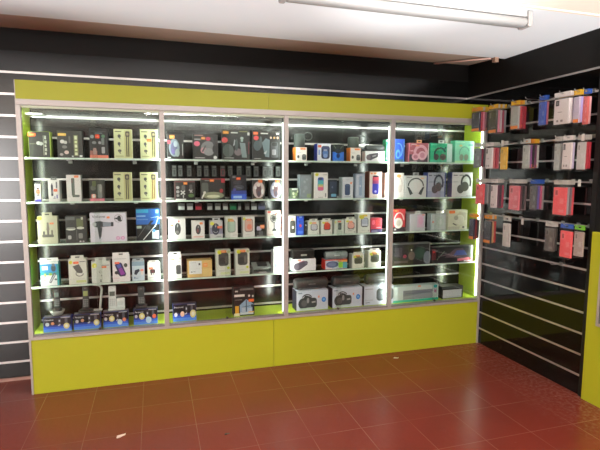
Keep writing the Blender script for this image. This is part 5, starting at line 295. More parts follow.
def empty(name, loc, label, cat, group=None):
    o = bpy.data.objects.new(name, None); COL.objects.link(o); o.location = loc; o.empty_display_size = .05
    return tag(o, label, cat, group)
def one_box(name, x0, x1, y0, y1, z0, z1, m, parent=None, bevel=0.0, loc=(0, 0, 0)):
    b = MB(); b.box(x0, x1, y0, y1, z0, z1, m, bevel); return b.build(name, parent, loc)

_TXT = {}
def text_polys(s):
    """lettering as flat triangles, unit height, origin bottom-left"""
    if s in _TXT: return _TXT[s]
    cu = bpy.data.curves.new('lettering', 'FONT'); cu.body = s; cu.size = 1
    ob = bpy.data.objects.new('lettering', cu); COL.objects.link(ob)
    dg = bpy.context.evaluated_depsgraph_get(); me = ob.evaluated_get(dg).to_mesh()
    ps = [[(me.vertices[i].co.x, me.vertices[i].co.y) for i in p.vertices] for p in me.polygons]
    ob.evaluated_get(dg).to_mesh_clear(); bpy.data.objects.remove(ob); bpy.data.curves.remove(cu)
    _TXT[s] = ps
    return ps

def draw(mb, motifs, w, h, yf, rough=.4):
    """print motifs on the front face (x 0..w centred, z 0..h, front at y=yf facing -y)"""
    for k, q in enumerate(motifs):
        y = yf - .0003 - .00012 * k
        t = q[0]; m = M(q[-1], rough)
        P = lambda u, v: ((u - .5) * w, y, v * h)
        if t == 'r':
            _, a, b, c, d, _c = q; mb.face([P(a, b), P(c, b), P(c, d), P(a, d)], m)
        elif t == 'e':
            _, u, v, ru, rv, _c = q; n = 20; mb.face([P(u + ru * math.cos(2 * PI * i / n), v + rv * math.sin(2 * PI * i / n)) for i in range(n)], m)
        elif t == 'q':
            _, a, b, c, d, _c = q; W = (c - a) * w; H = (d - b) * h; R = min(W, H) * .28; ru = R / w; rv = R / h; pts = []
            for cu, cv, a0 in ((c - ru, d - rv, 0), (a + ru, d - rv, 90), (a + ru, b + rv, 180), (c - ru, b + rv, 270)):
                for i in range(6):
                    an = math.radians(a0 + 18 * i); pts.append(P(cu + ru * math.cos(an), cv + rv * math.sin(an)))
            mb.face(pts, m)
        elif t == 'p': mb.face([P(*z) for z in q[1]], m)
        elif t == 'a':
            _, u, v, ru, rv, a0, a1, wd, _c = q; n = 18; hw = wd / 2; wv = hw * w / h
            for i in range(n):
                A, B = (math.radians(a0 + (a1 - a0) * j / n) for j in (i, i + 1))
                mb.face([P(u + (ru - hw) * math.cos(A), v + (rv - wv) * math.sin(A)), P(u + (ru + hw) * math.cos(A), v + (rv + wv) * math.sin(A)), P(u + (ru + hw) * math.cos(B), v + (rv + wv) * math.sin(B)), P(u + (ru - hw) * math.cos(B), v + (rv - wv) * math.sin(B))], m)
        elif t == 'l':
            _, u0, v0, u1, v1, wd, _c = q
            dx, dz = (u1 - u0) * w, (v1 - v0) * h; L = math.hypot(dx, dz); nx, nz = -dz / L * wd * w / 2, dx / L * wd * w / 2
            c = [((u0 - .5) * w, v0 * h), ((u1 - .5) * w, v1 * h)]
            mb.face([(c[0][0] - nx, y, c[0][1] - nz), (c[1][0] - nx, y, c[1][1] - nz), (c[1][0] + nx, y, c[1][1] + nz), (c[0][0] + nx, y, c[0][1] + nz)], m)
        elif t == 't':
            _, s, u, v, hh, _c = q; sc = hh * h * 1.35; x0 = (u - .5) * w
            for poly in text_polys(s): mb.face([(x0 + px * sc, y, v * h + pz * sc) for px, pz in poly], m)

# ------------------------------------------------------------------ things on the shelves
def product_box(it):
    w, h, d = it['w'], it['h'], it['d']
    tabh = .0
    has_tab = it['tab'] is not None
    if has_tab:
        tabh = min(.026, h * .14); h -= tabh
    if sum(it['b']) < 260: it['b'] = tuple(int(q * .62) for q in it['b'])   # dark printed card reads darker than its gloss
    o = MB()
    side = M(it['s'], .45) if it['s'] else None
    o.box(-w / 2, w / 2, 0, d, 0, h, M(it['b'], .32 if sum(it['b']) < 260 else .42, coat=.5 if sum(it['b']) < 260 else .15), .0012, side)
    draw(o, it['m'], w, h, 0)
    ob = o.build(it['n'], None, (it['x'], it['y'], it['z'] + .0005))
    tag(ob, it['l'], it['k'], it['g'])
    if has_tab:
        tc = {'same': it['b'], 'dark': (70, 74, 70), 'white': (235, 238, 236), 'grey': (165, 172, 176), 'orange': (230, 170, 120)}[it['tab']]
        tw = w * it['tw']; t = MB(); a = .012 if tw > .05 else tw * .25; zz = h
        # a tab with a euro slot cut through it
        s0, s1 = -min(.014, tw * .3), min(.014, tw * .3); z1, z2 = zz + tabh * .35, zz + tabh * .68
        m = M(tc, .4)
        t.box(-tw / 2, s0, .003, .006, zz, zz + tabh, m); t.box(s1, tw / 2, .003, .006, zz, zz + tabh, m)
        t.box(s0, s1, .003, .006, zz, z1, m); t.box(s0, s1, .003, .006, z2, zz + tabh, m)
        t.build('hang_tab', ob)
    for (u, v, sw, sh, c) in it['st']:
        s = MB(); y = -.0003 - .00012 * (len(it['m']) + 1)
        x0 = (u - .5) * w
        sx, sz = sw * w / 2, sh * h / 2
        pts = []
        for cx, cz, a0 in ((1, 1, 0), (-1, 1, 90), (-1, -1, 180), (1, -1, 270)):
            r = min(sx, sz) * .45
            for i in range(4):
                an = math.radians(a0 + 30 * i); pts.append((x0 + cx * (sx - r) + r * math.cos(an), v * h + cz * (sz - r) + r * math.sin(an)))
        s.prism(pts, y - .0004, y, M(c, .5))
        # pale price line printed across the sticker
        s.face([(x0 - sx * .55, y - .0006, v * h - sz * .15), (x0 + sx * .55, y - .0006, v * h - sz * .15), (x0 + sx * .55, y - .0006, v * h + sz * .2), (x0 - sx * .55, y - .0006, v * h + sz * .2)], M(tuple(min(255, int(q * .6 + 100)) for q in c), .5))
        tag(s.build('price_sticker', ob), 'orange price sticker' if c[2] < 150 and c[0] > 235 and c[1] < 175 else None)
    return ob

def rounded_ring(rx, ry, n=20, k=.35):
    return [(rx * math.copysign(abs(math.cos(2 * PI * i / n)) ** k, math.cos(2 * PI * i / n)), ry * math.copysign(abs(math.sin(2 * PI * i / n)) ** k, math.sin(2 * PI * i / n))) for i in range(n)]
def loft(mb, rings, m, smooth=True):
    """rings: list of lists of points"""
    vs = [[mb.bm.verts.new(p) for p in r] for r in rings]
    n = len(vs[0])
    for a, b in zip(vs, vs[1:]):
        for k in range(n):
            f = mb.bm.faces.new((a[k], a[(k + 1) % n], b[(k + 1) % n], b[k])); f.material_index = mb.mi(m); f.smooth = smooth
    for r in (list(reversed(vs[0])), vs[-1]):
        f = mb.bm.faces.new(r); f.material_index = mb.mi(m)

def handset(parent, x, y, z, w, h, body, keys, screen, tilt=-.12):
    b = MB(); rings = []
    for t, sx, sy in ((0, .8, .7), (.04, 1, .9), (.3, .96, .85), (.6, .88, .9), (.85, .95, 1), (.97, .9, .85), (1, .7, .5)):
        rings.append([(px, py, t * h) for px, py in rounded_ring(w / 2 * sx, w * .27 * sy, 20, .5)])
    loft(b, rings, body)
    o = b.build('handset', parent, (x, y, z), (tilt, 0, 0))
    k = MB()
    for r in range(4):
        for c in range(3):
            cx = (c - 1) * w * .26; cz = h * (.12 + .085 * r)
            k.box(cx - w * .1, cx + w * .1, -w * .27, -w * .21, cz, cz + h * .055, keys)
    k.build('keypad', o)
    s = MB(); s.box(-w * .32, w * .32, -w * .285, -w * .2, h * .56, h * .76, screen); s.build('screen', o)
    e_ = MB(); e_.box(-w * .15, w * .15, -w * .275, -w * .2, h * .87, h * .895, keys); e_.build('earpiece', o)
    return o
def phone(it):
    w, h, d = it['w'], it['h'], it['d']
    r = empty(it['n'], (it['x'], it['y'], it['z'] + .0005), it['l'], it['k'], it['g'])
    blk, slv, wht = M((30, 31, 32), .35), M((205, 208, 205), .3, .4), M((225, 230, 228), .35)
    scr, dark = M((96, 112, 108), .2), M((120, 124, 124), .4)
    if it['b'] == 'cup':
        b = MB(); loft(b, [[(px * s, py * s, z) for px, py in rounded_ring(w / 2, .045, 28, .9)] for s, z in ((.62, 0), (.72, .006), (.95, .026), (1, .034), (.92, .034), (.55, .016))], slv); b.build('base', r)
        b = MB(); loft(b, [[(px, py, z) for px, py in rounded_ring(.03, .022, 20, .7)] for z in (.02, .05)], blk); b.build('cradle', r)
        handset(r, 0, 0, .045, .042, h - .045, blk, dark, scr)
    elif it['b'] == 'arch':
        b = MB(); loft(b, [[(px * s - w * .22, py * s, z) for px, py in rounded_ring(.05, .04, 24, .8)] for s, z in ((1, 0), (1, .012), (.8, .02))], blk); b.build('base', r)
        handset(r, -w * .22, 0, .018, .046, h * .86, blk, dark, M((150, 160, 90), .3))
        b = MB(); pts = []
        top = h * .93; xr = w * .5 - .012
        for i in range(9): pts.append((-w * .30 + (xr + w * .30 - .035) * i / 8, .02, top + .006 * math.sin(PI * i / 8)))
        for i in range(1, 7):
            a = PI / 2 * (1 - i / 6); pts.append((xr - .035 + .035 * math.cos(a), .02, top - .035 + .035 * math.sin(a)))
        for i in range(1, 5): pts.append((xr - .004 * i, .02, top - .035 - (top - .046) * i / 4))
        b.tube(pts, [.008] * len(pts), wht, 12); b.build('arched_frame', r)
        b = MB(); b.box(-w * .22, xr, .008, .034, 0, .010, wht, .003); b.build('foot', r)
    elif it['b'] == 'white':
        b = MB(); b.box(-w / 2, w / 2, -.03, .03, 0, .014, wht, .004); b.box(-w * .02, w / 2, -.005, .025, .012, h * .47, wht, .008); b.build('base', r)
        k = MB(); k.box(.008, w / 2 - .012, -.0065, -.004, .03, h * .36, M((205, 212, 210), .35)); k.build('speaker_grille', r)
        handset(r, -w * .24, -.004, .013, w * .5, h - .013, wht, M((190, 196, 196), .4), M((96, 104, 100), .2), -.06)
    else:
        b = MB(); b.box(-w * .62, w * .62, -.03, .035, 0, .016, blk, .004); b.build('base', r)
        b = MB(); b.box(-w * .4, w * .4, .012, .032, .014, .06, blk, .004); b.build('cradle', r)
        handset(r, 0, 0, .015, w * .8, h - .015, blk, dark, M((60, 66, 66), .2), -.1)
    return r
def cylinder_speaker(it):
    w, h, d = it['w'], it['h'], it['d']; R = h / 2
    r = empty(it['n'], (it['x'], it['y'], it['z'] + .0005), it['l'], it['k'], it['g'])
    c = it['b']; body = M(c, .55, mottled=.12); dark = M(tuple(int(q * .55) for q in c), .5)
    b = MB(); rings = []
    for t, s in ((-.5, .82), (-.485, .93), (-.44, 1), (-.2, 1), (.2, 1), (.44, 1), (.485, .93), (.5, .82)):
        rings.append([(t * w, py * s, R + pz * s) for py, pz in ((R * math.cos(2 * PI * i / 28), R * math.sin(2 * PI * i / 28)) for i in range(28))])
    loft(b, rings, body); o = b.build('body', r)
    for sg in (-1, 1):
        b = MB(); rings = []
        for t, s in ((.5, .82), (.512, .78), (.514, .55)):
            rings.append([(sg * t * w, R * s * math.cos(2 * PI * i / 24), R + R * s * math.sin(2 * PI * i / 24)) for i in range(24)])
        loft(b, rings, M((90, 94, 96), .35, .4) if it['m'] == 'boom' else dark); b.build('end_cap', r)
    if it['m'] == 'boom':
        b = MB(); b.box(-w * .42, w * .42, -R * .72, -R * .5, R * .22, R * .30, M((165, 170, 172), .3, .7)); b.build('trim_strip', r)
        b = MB(); pts = [(-w * .4 + w * .8 * i / 12, -R * .2, 2 * R - .006 + .0075 * math.sin(PI * i / 12)) for i in range(13)]
        b.tube(pts, .006, M((24, 25, 25), .5), 8); b.build('handle', r)
        b = MB(); b.box(-.03, .03, -R * 1.03, -R * .9, R * .92, R * 1.08, M((90, 94, 96), .3)); b.build('badge', r)
    else:
        b = MB(); b.box(-w * .12, w * .12, -R * 1.03, -R * .85, R * .9, R * 1.12, M(tuple(min(255, int(q * 1.4 + 10)) for q in c), .4)); b.build('badge', r)
    for sg in (-1, 1):
        b = MB(); b.box(sg * w * .3 - .01, sg * w * .3 + .01, -R * .3, R * .3, 0, .004, dark); b.build('foot', r)
    return r
def cup_speaker(it):
    w, h = it['w'], it['h']; R = w / 2
    r = empty(it['n'], (it['x'], it['y'], it['z'] + .0005), it['l'], it['k'], it['g'])
    c = it['b']; b = MB()
    loft(b, [[(R * s * math.cos(2 * PI * i / 28), R * s * math.sin(2 * PI * i / 28), t * h) for i in range(28)] for t, s in ((0, .88), (.03, .95), (.1, 1), (.9, .98), (.97, .93), (1, .82))], M(c, .5, mottled=.15)); b.build('body', r)
    b = MB(); loft(b, [[(R * s * math.cos(2 * PI * i / 24), R * s * math.sin(2 * PI * i / 24), t * h) for i in range(24)] for t, s in ((1, .8), (1.02, .78), (1.022, .3))], M((96, 102, 100), .3, .3)); b.build('top_plate', r)
    b = MB(); pts = [(R * .9 + .032 + .034 * math.cos(a), 0, h * .86 + .03 * math.sin(a)) for a in [PI + 2 * PI * i / 22 for i in range(23)]]
    b.tube(pts, .0035, M((92, 98, 96), .5), 8, False); b.build('wrist_strap', r)
    return r
def tray(it):
    w, h, d = it['w'], it['h'], it['d']
    r = empty(it['n'], (it['x'], it['y'], it['z'] + .0005), it['l'], it['k'], it['g'])
    m = M((150, 160, 158), .15, coat=.4); dk = M((34, 36, 38), .35)
    b = MB()
    b.box(-w / 2, w / 2, 0, d, 0, .004, m)
    b.box(-w / 2, -w / 2 + .004, 0, d, .004, h * .75, m); b.box(w / 2 - .004, w / 2, 0, d, .004, h * .75, m)
    b.face([(-w / 2 + .004, .004, h * .55), (w / 2 - .004, .004, h * .55), (w / 2 - .004, d, h), (-w / 2 + .004, d, h)], m)
    b.face([(-w / 2 + .004, .006, h * .51), (-w / 2 + .004, d, h * .95), (w / 2 - .004, d, h * .95), (w / 2 - .004, .006, h * .51)], m)
    b.build('stand', r)
    b = MB(); b.box(-w * .22, w * .28, .02, .075, .0, .012, dk, .003); o = b.build('charger', r, (0, .0, h * .62), (math.atan2(h * .45, d), 0, 0))
    b = MB(); b.box(-w * .18, w * .22, -.002, .0, .006, .014, M((170, 176, 176), .3)); b.build('front_lip', r)
    return r

# ------------------------------------------------------------------ room shell
XL, XR, YB, YF, ZC = -3.4, 3.6, .30, -7.2, 2.49
LIPY, LIPZ = -.17, 2.447            # the flat ceiling ends here, the strip to the wall rises behind it
M_floor = floor_mat()
M_ceil = M((228, 233, 236), .75, mottled=.03, name='ceiling_paint')
M_ceil2 = M((196, 176, 160), .8, mottled=.12, name='taupe_shade_strip')  # taupe tone puts the shade near the wall into the colour
M_wall = M((120, 112, 104), .8, name='wall_paint')
M_creamc = M((236, 222, 206), .75, name='cream_ceiling')  # warmer tone for the ceiling in front of the joint

tag(one_box('floor', XL, XR, YF, YB, -.1, 0, M_floor), kind='structure')
b = MB()
yj = -1.24                           # joint between the two ceiling boards
b.box(XL, XR, yj, LIPY, LIPZ, LIPZ + .12, M_ceil)
b.box(XL, XR, YF, yj, LIPZ - .006, LIPZ + .12, M_creamc)
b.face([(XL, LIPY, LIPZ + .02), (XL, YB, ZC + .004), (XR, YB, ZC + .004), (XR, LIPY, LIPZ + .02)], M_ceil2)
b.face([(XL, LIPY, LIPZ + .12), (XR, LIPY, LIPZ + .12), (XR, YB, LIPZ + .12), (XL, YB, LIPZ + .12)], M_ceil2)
tag(b.build('ceiling'), kind='structure')
# back wall: gloss slat panels below, painted board above
b = MB()
SLATZ = [.137 + .1472 * k for k in range(15)]
b.box(XL, XR, YB, YB + .1, 0, SLATZ[-1] + .147, M_black)
b.box(XL, XR, YB, YB + .1, SLATZ[-1] + .147, ZC + .08, M_blackboard)
tag(b.build('wall_back'), kind='structure')
RW_END = -1.113
b = MB()
b.box(XR, XR + .1, RW_END, YB + .1, 0, SLATZ[-1] + .0, M_black2)
b.box(XR, XR + .1, YF, YB + .1, SLATZ[-1], ZC + .08, M_blackboard)
b.box(XR, XR + .1, YF, RW_END, 0, SLATZ[-1], M_blackframe)
tag(b.build('wall_right'), kind='structure')
tag(one_box('wall_left', XL - .1, XL, YF, YB + .1, 0, ZC + .08, M_blackboard), kind='structure')
b = MB()                             # shop front behind the photographer, open to the daylight
b.box(XL, XR, YF - .1, YF, 2.3, ZC + .08, M_wall)
b.box(XL, XL + .05, YF - .1, YF, 0, 2.3, M_wall); b.box(-1.65, XR, YF - .1, YF, 0, 2.3, M_wall)
tag(b.build('wall_front'), kind='structure')
b = MB(); x0, x1 = XL + .05, -1.65
for xx in (x0, (x0 + x1) / 2, x1 - .05): b.box(xx, xx + .05, YF - .08, YF - .02, 0, 2.3, M_white)
b.box(x0, x1, YF - .08, YF - .02, 2.25, 2.3, M_white)
tag(b.build('window_1'), kind='structure')
n = 0
for k, z in enumerate(SLATZ):        # aluminium inserts of the slat walls
    n += 1; b = MB(); b.box(XL, XR - .004, YB - .004, YB, z - .0075, z + .0075, M_rail); tag(b.build('trim_%d' % n), kind='structure')
for k, z in enumerate(SLATZ):
    n += 1; b = MB(); y0 = RW_END + .04; b.box(XR - .004, XR, y0, (YB - .005) if k > 13 else -.002, z - .0065, z + .0065, M_rail); tag(b.build('trim_%d' % n), kind='structure')
n += 1; b = MB(); b.box(XR - .014, XR, RW_END, RW_END + .038, 0, 2.36, M_blackframe); tag(b.build('trim_%d' % n), kind='structure')
n += 1; b = MB(); b.box(XL, XR, yj - .012, yj + .012, LIPZ - .012, LIPZ, M_creamc); tag(b.build('trim_%d' % n), kind='structure')
tag(one_box('baseboard_back', XL, -.004, YB - .018, YB, 0, .02, M((176, 140, 130), .6)), kind='structure')

# ------------------------------------------------------------------ the long display cabinet
W, H, ZF, ZK, D = 3.594, 2.1, 1.981, .381, .294
cab = empty('display_cabinet', (0, 0, 0), 'long lime green display cabinet with glass doors filled with boxed accessories', 'cabinet')
XS = 1.885                           # seam of the lime boards
def part(name, x0, x1, y0, y1, z0, z1, m, bevel=0.0, parent=None): return one_box(name, x0, x1, y0, y1, z0, z1, m, parent or cab, bevel)
for a, c in ((.012, 1.7), (1.703, W - .018)): part('kick_panel', a, c, .004, D, 0, ZK, M_lime)
for a, c in ((0.004, 1.66), (1.662, W)): part('fascia', a, c, .0, .03, ZF, H, M_lime)
part('top_board', 0.004, W, .03, D, H - .03, H - .002, M_lime)
part('end_post', 0, .012, -.004, .035, 0, ZK, M_alu); part('end_post', W - .018, W, -.004, .02, 0, ZK, M_alu)
part('edge_trim', 0, .0038, -.002, .03, ZF, H, M_alu)
part('side_panel', 0.0, .016, .035, D, ZK + .02, ZF, M_lime_in); part('side_panel', W - .016, W, .035, D, ZK + .02, ZF, M_lime_in)
part('side_panel', 0.0, .016, .03, D, ZF, H - .032, M_lime)
part('cabinet_floor', .016, W - .016, .045, D, ZK + .001, .412, M_lime_in)
part('bottom_rail', 0.0, W, -.006, .012, ZK + .001, ZK + .017, M_alu, .001)
part('door_track', .03, W - .03, .0005, .044, ZK + .018, .411, M_track)
part('top_rail', 0.0, W, -.006, .034, ZF - .038, ZF - .001, M_alu, .001)
part('upper_track', .03, W - .03, .004, .028, ZF - .054, ZF - .039, M((176, 182, 160), .4, .3))
part('inner_ceiling', .016, W - .016, .0285, D, ZF - .02, ZF - .004, M((70, 78, 72), .5))
posts = [(0, .03), (.883, .916), (1.783, 1.816), (2.678, 2.711), (W - .024, W)]
for a, c in posts: part('post', a, c, -.008, .0265, ZK + .018, ZF - .039, M_alu, .0015)
bays = [(posts[i][1], posts[i + 1][0]) for i in range(4)]
for a, c in bays:
    mid = (a + c) / 2
    g1 = part('glass_door', a + .001, mid + .02, .012, .016, .412, ZF - .055, M_glass)
    g2 = part('glass_door', mid - .02, c - .001, .022, .026, .412, ZF - .055, M_glass)
    b = MB(); b.tube([(mid - .01, .0115, .424), (mid - .01, -.004, .424)], .009, M((96, 92, 90), .3, .8), 14); b.build('lock', g1)
# glass shelves on brackets, and a lime floor
for lv, z in ((1, SHELF_Z[1]), (2, SHELF_Z[2]), (3, SHELF_Z[3]), (4, SHELF_Z[4])):
    for i in range(4):
        a = posts[i][1] - .014 if i else .0165; c = posts[i + 1][0] + .014 if i < 3 else W - .0165
        s = part('glass_shelf', a, c, .0635, .285, z - .009, z, M_shelfglass)
        part('shelf_edge', a, c, .060, .0633, z - .0112, z + .0003, M_shelf_edge, 0, s)
        for fx in (.28, .78):
            xx = a + (c - a) * fx
            br = part('shelf_bracket', xx - .012, xx + .012, .19, D, z - .016, z - .0095, M_steel)
            part('bracket_plate', xx - .014, xx + .014, D - .006, D, z - .034, z - .0165, M((190, 192, 188), .4), 0, br)
# light strips: seen beside three posts, unseen ones added behind posts and track
for a, z0, z1 in ((posts[2][0] - .0062, .43, 1.895), (posts[3][0] - .0062, .43, 1.895), (W - .031, .43, 1.9)):
    part('light_strip', a, a + .006, .0275, .0335, z0, z1, M_led_end if a > 3 else M_led)
for a, c in posts:                   # unseen strips added behind posts and upper track to brighten the stock
    m_ = .0165 if a < .1 else (W - .0165 if a > 3.4 else (a + c) / 2)
    part('light_strip', m_ - .007, m_ + .007, .0275, .0325, .44, 1.89, M_led_in)
for a, c in bays: part('light_strip', a + .03, c - .03,  .030, .038, ZF - .050, ZF - .042, M_led_in)
lf = part('lamp_bracket', .03, .13, .10, .20, 1.895, 1.905, M_white)
part('light_tube', .05, .12, .205, .222, 1.888, 1.902, M_led, 0, lf)

# ------------------------------------------------------------------ stock
for it in ITEMS:
    {'box': product_box, 'phone': phone, 'cyl': cylinder_speaker, 'cup': cup_speaker, 'tray': tray}[it['c']](it)

def hang_small(name, x, w, ztop, h, col, label, cat, group, y):
    b = MB(); b.box(0, w, 0, .008, -h, 0, M(tuple(int(q * .45) for q in col), .4)); b.face([(w * .06, -.0004, -h * .95), (w * .94, -.0004, -h * .95), (w * .94, -.0004, -h * .45), (w * .06, -.0004, -h * .45)], M(col, .4))
    o = b.build(name, None, (x, y, ztop)); tag(o, label, cat, group)
    b = MB(); b.tube([(w / 2, .004, -.004), (w / 2, YB - .006 - y, -.004)], .002, M_steel, 6); b.build('hook', o)
    return o
for i, (x, w, zt, h, c) in enumerate(BACK_PACKS):
    b = MB(); b.box(0, w, 0, .012, -h, 0, M((40, 42, 42), .35))
    cc = (120, 40, 56) if c == 'r' else (78, 82, 80)
    draw_m = [('q', .1, .05, .9, .7, cc), ('q', .25, .15, .75, .6, (40, 42, 42)), ('r', .1, .78, .9, .95, (92, 96, 94))]
    sub = MB()
    draw(b, draw_m, w, h, 0)
    for v in b.bm.verts: pass
    # motifs are centred, shift them onto the card
    o = b.build('cable_pack', None, (x, .25, zt - .03))
    me = o.data
    for p in me.polygons:
        if p.index >= 6:
            for vi in p.vertices: me.vertices[vi].co.x += w / 2; me.vertices[vi].co.z -= h
    if c == 'r': tag(o, 'dark red cable pack hanging on the back wall below the top shelf', 'cable pack')
    else: tag(o, 'dark cable pack in the row hanging on the back wall behind the controller packs', 'cable pack', 'dark cable packs on the back wall')
    k = MB(); k.tube([(w / 2, .006, -.006), (w / 2, YB - .0045 - .25, -.006)], .002, M_steel, 6); k.build('hook', o)
names = {0: 'pale', 1: 'white'}
for i, (x, w, zt, h, c) in enumerate(LOW_PACKS):
    if c == (170, 30, 50): hang_small('memory_card_pack', x, w, zt, h, c, 'small red card pack hanging in the row below the second shelf', 'card pack', None, .235)
    elif c == (20, 130, 80): hang_small('memory_card_pack', x, w, zt, h, c, 'small green card pack hanging in the row below the second shelf', 'card pack', None, .235)
    elif c == (60, 66, 100): hang_small('memory_card_pack', x, w, zt, h, c, 'small dark blue card pack at the right end of the row below the second shelf', 'card pack', None, .235)
    else: hang_small('memory_card_pack', x, w, zt, h, c, 'small pale grey card pack hanging in the row below the second shelf', 'card pack', 'pale card packs below the second shelf', .235)

# ------------------------------------------------------------------ phone case packs on the right wall (hooks reach out along -x)
HDR = {'o': (225, 150, 50), 'y': (228, 178, 44), 'b': (40, 85, 175), 'g': (110, 190, 40), 'c': (196, 194, 188), 'k': (226, 220, 216)}
def cname(c):
    r_, g_, b_ = c; mx, mn = max(c), min(c)
    if mx < 75 and mx - mn < 32: return 'black' if b_ <= r_ + 14 else 'navy'
    if mx - mn < 28: return 'white' if mn > 190 else ('pale grey' if mn > 140 else 'grey')
    if b_ > r_ + 18: return 'blue' if g_ < 130 else 'pale blue'
    if r_ >= 200 and g_ < 110: return 'coral'
    if r_ > 200 and g_ > 130 and b_ < 90: return 'yellow'
    if b_ > g_ + 25 and r_ > 105 and g_ < 85: return 'plum'
    if g_ >= 100 and r_ > 160: return 'pink'
    return 'red' if g_ < 90 else 'brown grey'
def case_pack(y0, w, z0, ztop, xf, t, col, style, label, group, back):
    """front face at x=xf looking along -x, left edge y0, spans y0-w..y0; t = thickness towards the wall"""
    r = empty('hanging_case_pack', (xf, y0 - w / 2, z0), label, 'phone case', group)
    h = ztop - z0; hd = min(.030, h * .15)
    mB = M_film; hw = w / 2
    # body frame: local x depth 0..t, y -hw..hw (y+ is the left side seen from the shop)
    b = MB(); nU, nV = 5, 8; gr = []
    for i in range(nU + 1):
        gr.append([b.bm.verts.new((-.0016 - .0016 * math.sin(i * 2.1 + j * 1.3 + y0 * 40) * (0 < i < nU) * (0 < j < nV) - .001, -hw + 2 * hw * i / nU, (h - hd * .2) * j / nV)) for j in range(nV + 1)])
    for i in range(nU):
        for j in range(nV):
            f = b.bm.faces.new((gr[i][j], gr[i][j + 1], gr[i + 1][j + 1], gr[i + 1][j])); f.material_index = b.mi(mB); f.smooth = True
    b.build('bag', r)
    b = MB(); m = M(col, .32, coat=.3)
    b.box(0, t * .86, -hw * .86, hw * .86, h * .05, h * .80, m, min(.003, t * .2)); fm = M(tuple(min(255, int(q * .8 + 45)) for q in col), .35)
    dk = M((58, 56, 58), .3)
    def fr(u0, v0, u1, v1, mm, k): b.face([(-.0003 - .0002 * k, hw * (1 - 2 * u0), h * v0), (-.0003 - .0002 * k, hw * (1 - 2 * u0), h * v1), (-.0003 - .0002 * k, hw * (1 - 2 * u1), h * v1), (-.0003 - .0002 * k, hw * (1 - 2 * u1), h * v0)], mm)
    if style == 'k':      # white card with a printed camera bump and lines
        fr(.16, .60, .36, .76, dk, 0); fr(.20, .63, .32, .73, M((120, 116, 116), .3), 1); fr(.3, .40, .56, .42, M((150, 140, 138), .4), 0); fr(.24, .12, .36, .18, M((130, 120, 118), .4), 0); fr(.48, .12, .62, .18, M((130, 120, 118), .4), 0)
    elif style in 'oy':
        fr(.10, .06, .90, .16, M((228, 130, 48), .4), 0); fr(.16, .55, .34, .74, M(tuple(min(255, int(q * .6 + 70)) for q in col), .3), 0); fr(.36, .22, .84, .26, fm, 0)
    else:
        fr(.18, .56, .42, .75, fm, 0); fr(.22, .59, .38, .72, M(tuple(int(q * .7) for q in col), .3), 1); fr(.5, .12, .84, .20, fm, 0); fr(.55, .35, .8, .5, fm, 0)
    b.build('case', r)
    b = MB(); hm = M(HDR[style], .45)
    sl = .012
    b.box(t * .3, t * .5, -hw * .96, -sl, h - hd, h, hm); b.box(t * .3, t * .5, sl, hw * .96, h - hd, h, hm)
    b.box(t * .3, t * .5, -sl, sl, h - hd, h - hd * .62, hm); b.box(t * .3, t * .5, -sl, sl, h - hd * .3, h, hm)
    b.build('header_card', r)
    return r
def peg_hook(y, z, reach, label, group, tagged=False):
    r = empty('rail_hook', (XR - .0045, y, z), label, 'hook', group)
    b = MB(); b.box(-.004, 0, -.014, .014, -.012, .014, M_steel); b.build('back_plate', r)
    b = MB(); b.tube([(-.002, 0, 0), (-reach + .02, 0, 0), (-reach + .006, 0, .004), (-reach, 0, .014)], .0025, M_steel, 8); b.build('rod', r)
    if tagged:
        b = MB(); b.box(-reach - .002, -reach, -.011, .011, -.032, .012, M((215, 214, 208), .4)); b.build('price_tag', r)
    return r
ORD = ['front', 'second', 'third', 'fourth', 'rearmost']
for (y0, w, zb, rz, pp, packs, desc) in STACKS:
    n = len(packs); t = min(.019, (pp - .012) / n); yc = y0 - w / 2
    ztop = rz + .012
    grp = 'phone case packs on the right wall'
    for i, (c, sty) in enumerate(packs):
        pos = ('only pack of the bunch' if n == 1 else ('front pack' if i == 0 else ('rearmost pack' if i == n - 1 else ORD[i] + ' pack')))
        lab = '%s phone case pack, %s %s' % (cname(c), '' if n == 1 else pos + ' of', ('' if n > 1 else '') + desc)
        case_pack(y0 - .001 * i, w - .002 * (i % 2), zb + .004 * ((i * 7) % 3), ztop, XR - pp + t * i, t * .92, c, sty, ' '.join(lab.split()), grp, n)
    peg_hook(yc, rz + .004, pp + .02, 'steel hook carrying the case packs, ' + desc, 'hooks of the right wall')
for (y, rz, reach, tg, lab) in ((-.40, 1.756, .17, 1, 'empty hook with a white price tag between the yellow pack and the middle bunch'), (-1.065, 1.756, .10, 1, 'empty hook with a white price tag at the frame end of the second row'),
                            (-1.06, 1.462, .10, 1, 'empty hook with a white price tag at the frame end of the third row'), (-.615, 2.051, .17, 0, 'bare hook left of the blue pack on the top row'),
                            (-.62, 1.167, .14, 1, 'empty hook with a white price tag between silver pack and patterned pack'), (-.86, .873, .10, 0, 'lone bare hook low on the wall, lower than every hanging pack')):
    peg_hook(y, rz + .004, reach, lab, None, tg)

